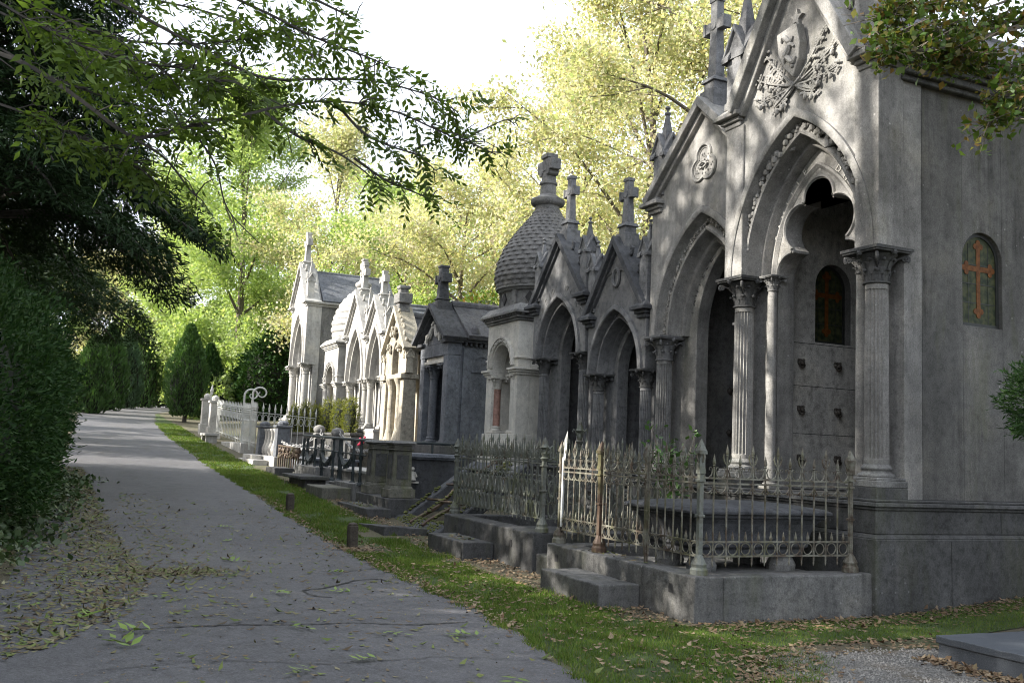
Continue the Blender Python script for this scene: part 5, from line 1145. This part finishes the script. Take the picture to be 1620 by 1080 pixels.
broadleaf('far tall tree between the lime tree and the road end', 10, 108, 19, 6.5, 2, 'leaf_yellow', 14000, .36, 111, .3, .8, 16, 6)
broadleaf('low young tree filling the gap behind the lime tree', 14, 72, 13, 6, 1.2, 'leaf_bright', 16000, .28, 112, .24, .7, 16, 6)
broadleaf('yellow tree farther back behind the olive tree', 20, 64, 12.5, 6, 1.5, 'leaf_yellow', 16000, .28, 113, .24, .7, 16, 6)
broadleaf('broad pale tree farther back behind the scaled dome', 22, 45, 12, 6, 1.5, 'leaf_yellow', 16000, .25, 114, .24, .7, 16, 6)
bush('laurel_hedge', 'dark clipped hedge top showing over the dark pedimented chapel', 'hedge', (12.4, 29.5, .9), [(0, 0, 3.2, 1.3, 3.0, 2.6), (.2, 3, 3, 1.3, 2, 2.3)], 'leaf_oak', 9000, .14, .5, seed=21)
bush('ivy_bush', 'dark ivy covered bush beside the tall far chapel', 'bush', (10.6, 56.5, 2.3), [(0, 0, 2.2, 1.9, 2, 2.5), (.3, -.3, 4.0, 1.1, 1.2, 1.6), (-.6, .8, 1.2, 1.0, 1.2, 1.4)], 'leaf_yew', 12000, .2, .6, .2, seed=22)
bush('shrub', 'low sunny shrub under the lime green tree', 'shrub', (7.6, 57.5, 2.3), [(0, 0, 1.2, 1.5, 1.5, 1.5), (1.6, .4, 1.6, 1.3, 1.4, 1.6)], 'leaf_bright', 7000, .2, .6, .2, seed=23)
# --- cypresses
def cypress(label, x, y, h, r, mat, n, seed, size=.16, group='cypresses by the road bend', low=.28):
    t = thing('cypress', label, 'cypress', (x, y, gz(x, y)), 0, group); rng = np.random.default_rng(seed)
    f = rng.random(n)**.8; az = rng.uniform(0, 2*PI, n); prof = np.interp(f, [0, .08, .3, .55, .8, 1], [.5, .8, 1, .85, .45, .03]); lob = 1+.13*np.sin(az*5+f*9)+.09*np.sin(az*9-f*17)+.06*np.sin(az*3+f*31)
    rr = r*prof*lob*(1-np.abs(rng.normal(size=n))*.10); P = np.stack([rr*np.cos(az), rr*np.sin(az), low+f*(h-low)], 1)
    D = np.stack([np.cos(az)*.45, np.sin(az)*.45, np.ones(n)], 1); np_mesh('crown', leaf_quads(P, size, .28, D, .45), 4, mat, t)
    mb = MB(); mb.lathe([(r*.84*a, low+(h-low)*b) for b, a in ((.03, .4), (.08, .66), (.3, .96), (.55, .8), (.8, .4), (.97, .03))], 14); mb.build('dark_core', 'hedge_core', t)  # solid dark filling behind the leaves, keeps the crown opaque
    tubes_mesh('trunk', [(np.array([(0, 0, -.2), (.03, 0, .5), (0, 0, 1.2)]), [.12, .1, .08])], 'bark_dark', t); return t
cypress('trim flame shaped green cypress standing on the grass at the road bend', 5.6, 52.4, 5.0, 1.05, 'leaf_cypress', 11000, 31, .19, low=.25)
cypress('darker cypress half hidden behind the trim green one', 7.3, 57.5, 4.2, 1.0, 'leaf_yew', 7000, 32, .22)
for i, (px, Y, h, r, mt, lb) in enumerate(((142, 58, 4.2, 1.3, 'leaf_cypress', 'leftmost dark conifer along the far left road edge, beside the big hedge'), (168, 62, 5.0, 1.4, 'leaf_cypress', 'second dark conifer from the left along the far left road edge'), (196, 69, 5.2, 1.3, 'leaf_blue_cypress', 'blue green conifer in the middle of the far row'), (224, 74, 6.0, 1.5, 'leaf_cypress', 'rounded green conifer right of the blue green one at the road end'), (252, 79, 6.8, 1.5, 'leaf_yew', 'darkest pointed conifer at the right end of the far row'))):
    p = at_y(px, 640, Y); cypress(lb, p.x, Y, h, r*.78, mt, 6000, 40+i, .26, 'conifers at the end of the road', -.1)
# --- clipped shrubs in the planter
for i, (y, lab) in enumerate(((28.3, 'nearest'), (29.6, 'second nearest'), (31.0, 'third nearest'), (32.6, 'third farthest'), (34.3, 'second farthest'), (36.0, 'farthest'))):
    h = [1.0, .95, 1.0, .9, 1.0, .95][i]
    bush('planter_shrub', lab+' yellow green bush in the planter row before the white chapels', 'shrub', (7.75, y, 1.66), [(0, 0, h*.58, .2, .36, h*.62), (.0, .3, h*.45, .16, .22, h*.5)], 'leaf_box', 1700, .08, .25, .28, seed=60+i, group='bushes in the planter', spread=.6)
# --- big yew hedge on the left
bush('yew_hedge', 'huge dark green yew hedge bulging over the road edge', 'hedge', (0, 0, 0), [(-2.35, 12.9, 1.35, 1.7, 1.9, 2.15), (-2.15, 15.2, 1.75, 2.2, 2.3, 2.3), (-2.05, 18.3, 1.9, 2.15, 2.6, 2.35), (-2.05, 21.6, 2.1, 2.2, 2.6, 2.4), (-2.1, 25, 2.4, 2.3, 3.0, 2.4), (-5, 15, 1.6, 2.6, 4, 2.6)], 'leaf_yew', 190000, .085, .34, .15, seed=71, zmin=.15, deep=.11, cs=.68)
bush('hedge', 'unseen tall hedge added to shade the near road', 'hedge', (-7, 4.5, 0), [(0, 3.5, 2.2, 2.6, 4.5, 4.2), (0, -3.5, 2.2, 2.6, 4.5, 4.2)], 'leaf_yew', 16000, .2, .5, seed=72)  # added out of view to keep sun off the foreground road
np_ = RNG
n = 5200; y = np_.uniform(11.2, 23, n); x = -1.05+.9*np.clip((y-12)/11, 0, 1)+np_.normal(0, .42, n)+.1; x = np.where(y < 12.5, x-.25, x)
P = np.stack([x, y, np.interp(y, YS, ZS)+.03+np.abs(np_.normal(0, .07, n))*(x < .4)+np.clip(.25-.5*(x+.8), 0, .4)*np_.random(n)], 1)
iv = np_mesh('ivy_groundcover', leaf_quads(P, .085, .85, None, up=1.2), 4, 'leaf_ivy'); tag(iv, 'dull green ivy creeping over the ground at the foot of the yew hedge', 'ivy', kind='stuff')
# --- dark conifer with layered boughs
def layered_conifer(label, x, y, h, R0, z0, tiers, per, mat, seed, name='conifer_tree', lenpow=.8, dens=1.0, size=.26, az_bias=None):
    t = thing(name, label, 'tree', (x, y, gz(x, y)), 0); rng = np.random.default_rng(seed); tubes = [(np.array([(0, 0, -.3), (.1, .05, h*.5), (0, .1, h)]), [.32, .2, .03])]; P = []; D = []
    for i in range(tiers):
        f = i/(tiers-1); z = z0+(h-z0-.3)*f
        for k in range(per):
            az = k*2*PI/per+i*.7+rng.normal()*.2; L = R0*(1-f)**lenpow*rng.uniform(.75, 1.08)+.3; u = np.array([math.cos(az), math.sin(az), 0]); s = np.array([-u[1], u[0], 0])
            c = curve_pts([(0, 0, z), u*L*.5+np.array([0, 0, z+.10*L]), u*L*.85+np.array([0, 0, z-.06*L]), u*L+np.array([0, 0, z-.17*L])], 9); tubes.append((c, [.06*(1-.85*q/8)+.006 for q in range(9)]))
            m = int(L*16*dens)
            for q in range(m):
                g = rng.uniform(.12, 1)**.8; j = min(7, int(g*8)); b = c[j]+(c[j+1]-c[j])*(g*8-j); sd = 1 if q % 2 else -1; tw = L*.30*(1.15-g)*rng.uniform(.5, 1.2)+.15
                for w_ in np.linspace(.15, 1, max(2, int(tw/.16))):
                    P.append(b+s*sd*tw*w_+u*tw*w_*.5+np.array([0, 0, -.22*tw*w_])+rng.normal(size=3)*.05); D.append(s*sd+u*.7+np.array([0, 0, -.55]))
    P = np.array(P); D = np.array(D); P = np.repeat(P, 7, 0)+RNG.normal(size=(len(P)*7, 3))*np.array([.11, .11, .07]); D = np.repeat(D, 7, 0)
    np_mesh('crown', leaf_quads(P, size*.62, .22, D, .75, up=.6), 4, mat, t); tubes_mesh('trunk', tubes, 'bark_dark', t); return t
layered_conifer('huge dark conifer with drooping layered boughs rising behind the yew hedge', -2.6, 22.8, 17, 5.1, 5.3, 20, 11, 'leaf_conifer', 81, dens=1.0)
layered_conifer('dark spreading conifer farther back with low boughs over the left road edge', -2.6, 36, 8.6, 5.0, 4.6, 7, 9, 'leaf_conifer', 82, dens=.9)
# --- tree with pinnate leaves whose boughs hang over the road, trunk out of view to the left
t = thing('overhanging_tree', 'tree with feathery pinnate leaves hanging its boughs over the road', 'tree', (-6.2, 11.5, 0))
tubes, tips, dirs = skeleton(19, .42, 4.5, 7.0, np.random.default_rng(91), 26, 9)
def wpt(px, py, Y): p = at_y(px, py, Y); return np.array([p.x+6.2, p.y-11.5, p.z])
BR = [([(-500, -150, 10.2), (-150, 30, 8.8), (0, 85, 8.3), (60, 112, 8.2), (130, 160, 8.1), (200, 212, 8), (240, 216, 8), (300, 200, 8), (380, 183, 8), (450, 168, 8), (530, 160, 8), (620, 175, 8), (690, 205, 8), (730, 222, 8), (750, 224, 8)], .024, 104),
      ([(-150, -150, 8.8), (100, -40, 8.5), (250, 40, 8.4), (360, 100, 8.3), (430, 125, 8.2), (520, 125, 8.2), (600, 130, 8.2), (680, 152, 8.2), (725, 178, 8.2)], .016, 52),
      ([(100, -80, 8.0), (300, -30, 8), (420, 20, 8), (500, 60, 8), (580, 90, 8), (620, 108, 8)], .014, 40), ([(380, -60, 7.8), (460, -20, 7.8), (520, 10, 7.8), (562, 30, 7.8)], .018, 16),
      ([(420, 178, 8), (470, 215, 7.9), (530, 240, 7.9), (575, 270, 7.9), (590, 285, 7.9)], .014, 17), ([(530, 162, 8), (575, 210, 7.9), (620, 232, 7.9), (660, 246, 7.9), (692, 272, 7.9)], .014, 20),
      ([(560, 250, 7.9), (610, 285, 7.9), (650, 302, 7.9), (690, 318, 7.9)], .01, 15), ([(730, 222, 8), (765, 205, 8), (800, 190, 8), (815, 198, 8)], .008, 6), ([(740, 224, 8), (770, 238, 8), (785, 245, 8)], .008, 4),
      ([(-150, 120, 8.8), (0, 165, 8.5), (90, 200, 8.4), (170, 240, 8.3), (225, 270, 8.3)], .014, 70), ([(200, 212, 8), (260, 250, 8), (300, 300, 8), (312, 312, 8)], .012, 8), ([(300, 200, 8), (340, 260, 8), (360, 330, 8.1), (410, 385, 8.1)], .008, 3),
      ([(-100, -60, 9.2), (60, 10, 9), (180, 60, 9), (300, 70, 9), (400, 60, 9), (470, 35, 9)], .014, 110), ([(0, 20, 9.5), (120, 80, 9.5), (240, 120, 9.4), (340, 140, 9.3), (420, 150, 9.2)], .012, 110),
      ([(-60, -30, 7.4), (80, 50, 7.4), (180, 90, 7.4), (290, 110, 7.4), (350, 130, 7.4)], .011, 70), ([(30, -60, 10), (200, -10, 10), (330, 20, 10), (430, 60, 10), (500, 90, 10)], .012, 60), ([(-30, 60, 10), (100, 130, 10), (230, 170, 10), (330, 190, 10)], .012, 80)]
CP = []; CD = []; rng = np.random.default_rng(92)
for pix, r0, k in BR:
    c = curve_pts([wpt(*q) for q in pix], 40); tubes.append((c, [r0*(1-.85*i/39)+.003 for i in range(40)]))
    st = 12 if pix[0][0] < -100 else 5
    for i in range(k):
        j = int(rng.uniform(st, 39.4)); b = c[min(j, 39)]; tg = c[min(39, j+1)]-c[min(38, j)]; tg = tg/(np.linalg.norm(tg)+1e-9); a = rng.normal(size=3)*np.array([1, 1, .75])
        dv = tg*.7+a*.6; dv /= np.linalg.norm(dv)+1e-9; L = rng.uniform(.03, .30); e = b+dv*L+np.array([0, 0, -.12*L]); tubes.append((np.array([b, (b+e)/2+np.array([0, 0, .03]), e]), [.006, .005, .003]))
        for s in np.linspace(.35, 1, max(1, int(L/.13))): CP.append(b+(e-b)*s); CD.append(dv+rng.normal(size=3)*.55+np.array([0, 0, -.25]))
Lq = compound(np.array(CP), np.array(CD), .21, 4, .097, .40, .35)
k = RNG.integers(0, len(tips), 6400); P = tips[k]+RNG.normal(size=(6400, 3))*np.array([.55, .55, .4]); vis = ((P[:, 0]-6.2)/(P[:, 1]+11.5) < -.16) | (P[:, 2] > 10.5)
P = P[vis]; dk = dirs[k][vis]; P4 = gaps(np.concatenate([P, dk], 1)[:, :3], (-6.2, 11.5, 0)); P = P4; Lq2 = compound(P, RNG.normal(size=(len(P), 3))+RNG.normal(size=(len(P), 3))*.8, .42, 4, .19, .4, .4)
np_mesh('crown', np.concatenate([Lq, Lq2]), 4, 'leaf_ash', t); tubes_mesh('trunk', tubes, 'bark_dark', t)
# --- shade trees farther along the left side, outside the picture
broadleaf('tall leafy tree across the road shading the shield chapel', -12.5, 8.5, 19, 5.5, 4, 'leaf_ash', 11000, .26, 120, .35, .7, 20, 8, group=None, asp=.7, dens=1.5)
broadleaf('tall leafy tree on the left of the road behind the yew hedge', -9.5, 18.5, 17, 5.0, 3.5, 'leaf_ash', 26000, .26, 121, .35, .7, 20, 8, group=None, asp=.7, dens=1.5)
for i, (x, y, h, r) in enumerate(((-6.0, 34.0, 8.0, 2.35), (-7.0, 40.0, 8.2, 2.2), (-7.5, 46.4, 8.4, 2.9), (-6.5, 54.5, 8.0, 3.2))):
    broadleaf(['low rounded tree screened by the yew hedge on the left', 'low rounded tree across the road from the pale iron gate', 'low rounded tree on the left before the far conifers', 'small tree on the left nearest the far conifers'][i], x, y, h, r, 1.2, 'leaf_ash', 9000, .22, 130+i, .16, .33, 14, 6, group=None, asp=.7, dens=1.9)
# --- oak bough from the upper right, yew at the right edge
t = thing('oak_tree', 'oak with green and browning leaves reaching over the shield chapel roof', 'tree', (10.6, 4.9, 0)); rng = np.random.default_rng(95)
tubes, tips, dirs = skeleton(10.5, .3, 5.6, 2.6, rng, 14, 7)
def wq(px, py, Y): p = at_y(px, py, Y); return np.array([p.x-10.6, p.y-4.9, p.z])
P = []; 
for pix, k in (([(2100, 60, 5.4), (1800, 40, 5.7), (1640, 30, 6), (1540, 45, 6.1), (1470, 55, 6.15), (1400, 60, 6.2)], 200), ([(1900, 0, 5.6), (1700, -40, 5.9), (1560, -10, 6.1), (1450, 10, 6.2), (1395, 25, 6.2)], 190), ([(1900, 140, 5.6), (1720, 120, 5.8), (1600, 105, 6), (1530, 95, 6), (1480, 90, 6.1)], 150), ([(1900, 200, 5.5), (1720, 150, 5.7), (1620, 150, 5.8), (1570, 152, 5.8)], 60), ([(1760, 180, 5.6), (1660, 165, 5.7), (1600, 180, 5.8), (1565, 192, 5.8)], 44), ([(1620, 40, 6), (1500, 75, 6), (1440, 80, 6), (1410, 78, 6)], 80), ([(1850, -120, 6), (1650, -60, 6.3), (1500, -30, 6.4)], 70)):
    c = curve_pts([wq(*q) for q in pix], 30); tubes.append((c, [.028*(1-.85*i/29)+.004 for i in range(30)]))
    for i in range(k):
        b = c[int(rng.uniform(6, 29.9))]; e = b+rng.normal(size=3)*np.array([.12, .16, .09]); tubes.append((np.array([b, (b+e)/2, e]), [.005, .004, .003]))
        for q in range(6): P.append(b+(e-b)*rng.uniform(.4, 1.1)+rng.normal(size=3)*.045)
k = rng.integers(0, len(tips), 5200); far = tips[k]+rng.normal(size=(5200, 3))*.3
pr = far+np.array([10.6, 4.9, 0]); keep = pr[:, 0]/np.maximum(pr[:, 1], .2) > 1.55; far = far[keep]
np_mesh('crown', np.concatenate([leaf_quads(np.array(P), .078, .62, None, up=.6, fold=.12), leaf_quads(far, .10, .62, None, up=.6)]), 4, 'leaf_oak', t); tubes_mesh('trunk', tubes, 'bark', t)
bush('yew_bush', 'yew bush poking in at the right edge in front of the plain side wall', 'bush', (8.55, 5.75, 0), [(0, 0, 2.2, .86, .7, .62), (.3, -.1, 1.5, .6, .6, 1.1)], 'leaf_yew', 20000, .06, .24, .2, seed=97, deep=.12, cs=.65, stem=[(np.array([(.3, -.1, 0), (.3, -.1, 1.2), (.1, 0, 2)]), [.08, .06, .03])])
# weeds
rng = np.random.default_rng(98); w_ = thing('weed_plant', 'leafy green weed growing up between the rusty fence and the left column', 'plant', (6.9, 10.1, .3)); P = []; tb = []
for i in range(7):
    a = rng.uniform(0, 2*PI); e = np.array([.28*math.cos(a), .28*math.sin(a), rng.uniform(1.1, 1.62)]); c = curve_pts([(0, 0, 0), e*np.array([.4, .4, .6]), e], 8); tb.append((c, [.008-.0007*q for q in range(8)]))
    for q in range(34): P.append(c[rng.integers(3, 8)]+rng.normal(size=3)*.07)
np_mesh('foliage', leaf_quads(np.array(P), .085, .6, None, up=.8), 4, 'leaf_cypress', w_); tubes_mesh('stem', tb, 'bark', w_)
# ------------------------------------------------------------------ grass, litter, fallen leaves
def blades(x, y, h, wd):
    n = len(x); a = RNG.uniform(0, 2*PI, n); z = np.interp(y, YS, ZS)+.07*np.clip(x-7.7, 0, 8)+.002; hh = h*RNG.uniform(.5, 1.2, n); lx, ly = RNG.normal(0, .45, n)*hh, RNG.normal(0, .45, n)*hh
    c, s = np.cos(a)*wd, np.sin(a)*wd; b = np.stack([x, y, z], 1)
    return np.stack([b+np.stack([c, s, 0*c], 1), b-np.stack([c, s, 0*c], 1), b+np.stack([lx, ly, hh], 1)], 1)
V = []
for ya, yb, n, h, wd in ((4.6, 8, 26000, .035, .0035), (8, 12, 26000, .035, .004), (12, 17, 18000, .04, .005), (17, 26, 15000, .05, .008), (26, 50, 12000, .06, .014)):
    y = RNG.uniform(ya, yb, n); r_ = road_r(y); e = np.interp(y, [-6, 5.2, 6, 7.1, 9, 12, 16, 60], [4.6, 4.8, 5.6, 5.30, 4.85, 4.75, 4.85, 5.0]); x = r_+.03+(e-r_)*RNG.random(n)+RNG.normal(0, .05, n)
    nz = np.sin(x*3.1+y*1.7)+np.sin(x*7.3-y*4.1+1)+np.sin(y*2.9+x*1.1+2); k = nz+RNG.normal(0, .7, n) > -1.35; k &= ~((np.abs(y-13.4) < .45) & (x < 4.3)) & ~((np.abs(y-14.9) < .4) & (x > 4.3)); V.append(blades(x[k], y[k], h, wd))
n = 9000; c_ = RNG.uniform(4.6, 30, 260); k = RNG.integers(0, 260, n); y = c_[k]+RNG.normal(0, .06, n); x = road_r(y)+RNG.normal(-.005, .035, n)+.05*np.sin(c_[k]*7); V.append(blades(x, y, .05, .0045))
n = 7000; cy_ = RNG.uniform(4.8, 26, 150); cx_ = RNG.uniform(3.8, 5.0, 150); k = RNG.integers(0, 150, n); V.append(blades(cx_[k]+RNG.normal(0, .05, n), cy_[k]+RNG.normal(0, .05, n), .075, .005))
n = 26000; x = RNG.uniform(4.9, 12.5, n); y = RNG.uniform(6.5, 7.45, n); k = ~((x > 5.35) & (y > 7.42)); V.append(blades(x[k], y[k], .032, .0035))
o = np_mesh('grass', np.concatenate(V), 3, 'grass_blade'); tag(o, 'short mown grass on the verge along the grave plots', 'grass', kind='stuff')
def zat(x, y): return np.interp(y, YS, ZS)+.07*np.clip(x-7.7, 0, 8)
def litter(name, label, x, y, size, mat, lift=.012, asp=.5):
    n = len(x); P = np.stack([x, y, zat(x, y)+lift+np.abs(RNG.normal(0, .008, n))], 1); Q = leaf_quads(P, size, asp, np.stack([RNG.normal(size=n), RNG.normal(size=n), np.abs(RNG.normal(0, .15, n))], 1), .12, up=2.2, fold=.16); Q[:, :, 2] = np.maximum(Q[:, :, 2], (zat(x, y)+.009)[:, None]); o = np_mesh(name, Q, 4, mat); tag(o, label, 'dead leaves', kind='stuff')
xs_, ys_ = [], []
n = 7500; y = RNG.uniform(6.9, 26, n); edge = np.interp(y, [6.9, 7.7, 8.7, 10.5, 12, 18, 26], [-.6, .1, .55, .95, .95, .7, .5]); x = edge-np.abs(RNG.normal(0, .75, n))-.02; k = (x > -2.6) & (x > -2.2+(y-8)*.04); xs_.append(x[k]); ys_.append(y[k])
n = 700; xs_.append(RNG.normal(1.25, .3, n)); ys_.append(RNG.normal(11.3, .18, n)); n = 900; xs_.append(RNG.uniform(.3, 3.6, n)); ys_.append(RNG.uniform(6, 19, n)); n = 350; xs_.append(1.0+np.abs(RNG.normal(0, .35, n))); ys_.append(RNG.uniform(8.5, 20, n))
litter('leaf_litter', 'drift of green and brown fallen leaflets along the left edge of the road', np.concatenate(xs_), np.concatenate(ys_), .075, 'leaf_litter_green', asp=.36)
xs_, ys_ = [], []
n = 1250; xs_.append(RNG.uniform(3.7, 5.4, n)); ys_.append(RNG.uniform(4.5, 12, n)); n = 900; y = RNG.uniform(7.5, 20, n); xs_.append(road_r(y)+RNG.normal(.02, .07, n)); ys_.append(y)
n = 2000; y = RNG.uniform(7.6, 24, n); xs_.append(5.12+RNG.normal(0, .16, n)); ys_.append(y); n = 1700; xs_.append(RNG.uniform(5.3, 11, n)); ys_.append(7.35+RNG.normal(0, .22, n)); n = 1500; a = RNG.uniform(0, 2*PI, n); r_ = 1.0+RNG.normal(0, .13, n); xs_.append(6.15+1.6*r_*np.cos(a)); ys_.append(5.3+1.1*r_*np.sin(a))
n = 1100; xs_.append(6.42+RNG.normal(0, .1, n)-.0); ys_.append(RNG.uniform(4.2, 5.8, n)); n = 300; xs_.append(RNG.normal(3.95, .25, n)); ys_.append(RNG.normal(13.3, .3, n))
n = 2600; xg = RNG.uniform(.2, 3.7, n); yg = RNG.uniform(5.6, 17, n); litter('road_grit', 'fine dark leaf crumbs and grit scattered over the asphalt', xg, yg, .018, 'leaf_litter_brown', .009, .7)
x = np.concatenate(xs_); y = np.concatenate(ys_); k = ~((x > 6.47) & (y < 5.79)) & ~((x > 5.39) & (y > 7.5)); litter('leaf_litter', 'scattered brown fallen leaves over the verge, soil strip and gravel', x[k], y[k], .052, 'leaf_litter_brown', .02, .6)
for sx, sy, sz, dx, dy, n, nm in ((5.18, 12.8, .275, .12, .4, 60, 'dead leaves lying on the dark step before the mossy fence'), (5.2, 17.8, .385, .15, .7, 120, 'dead leaves lying on the long low step under the pillars'), (5.58, 9.3, .435, .12, .9, 40, 'few dead leaves lying on the nearest kerb wall')):
    P = np.stack([RNG.uniform(sx-dx, sx+dx, n), RNG.uniform(sy-dy, sy+dy, n), np.full(n, sz)], 1); Q = leaf_quads(P, .06, .5, np.stack([RNG.normal(size=n), RNG.normal(size=n), np.abs(RNG.normal(0, .2, n))], 1), .1, up=2.5); Q[:, :, 2] = np.maximum(Q[:, :, 2], sz); tag(np_mesh('leaf_litter', Q, 4, 'leaf_litter_green'), nm, 'dead leaves', kind='stuff')
n = 2600; a = RNG.uniform(0, 2*PI, n); r_ = np.sqrt(RNG.random(n)); x = 6.15+1.5*r_*np.cos(a); y = 5.25+1.0*r_*np.sin(a); k = ~((x > 6.47) & (y < 5.79)); x, y = x[k], y[k]; n = len(x); s = RNG.uniform(.006, .014, n)
th = RNG.uniform(0, 2*PI, n); u = np.stack([np.cos(th), np.sin(th), 0*th], 1); v = np.stack([-np.sin(th), np.cos(th), 0*th], 1); c = np.stack([x, y, np.full(n, .012)], 1); tip = c+np.array([0, 0, 1])*s[:, None]*1.1
F4 = []
for p, q in ((u, v), (v, -u), (-u, -v), (-v, u)): F4.append(np.stack([c+p*s[:, None], c+q*s[:, None]*.8, tip], 1))
tag(np_mesh('pebbles', np.concatenate(F4), 3, 'pebble'), 'loose pale pebbles on the gravel patch at the bottom right', 'gravel', kind='stuff')
# larger green leaf sprays lying on the road
fl = []
for s in range(4):
    Q = compound(np.array([[0, 0, .012]]), np.array([[1, .1*s, .03]]), .19, [3, 2, 4, 3][s], .085, .36, 0.0); Q[:, :, 2] = .012+np.abs(Q[:, :, 2]-.012)*[.8, .3, .5, 1.0][s]
    fl.append(np_mesh('fallen_leaf', Q, 4, 'leaf_fallen'))
for i, (px, py) in enumerate([(213, 1030), (712, 1004), (600, 1044), (495, 1058), (252, 1001), (596, 1003), (432, 940), (352, 866), (376, 896), (272, 948), (338, 850), (562, 942), (512, 910), (822, 1074), (762, 1010), (455, 993), (118, 985), (70, 962)]):
    d = ray(px, py); k = -CAM.z/d.z; o = fl[i] if i < 4 else fl[i % 4].copy()
    if i >= 4: COL.objects.link(o)
    o.location = (d.x*k, d.y*k, gz(0, d.y*k)+.008); o.rotation_euler = (0, 0, random.uniform(0, 6.28)) if i else (0, 0, 1.9); sc = random.uniform(1.0, 1.7); o.scale = (sc, sc, sc); tag(o, 'fresh green leaf spray fallen on the grey asphalt', 'leaf', 'green leaf sprays on the road')
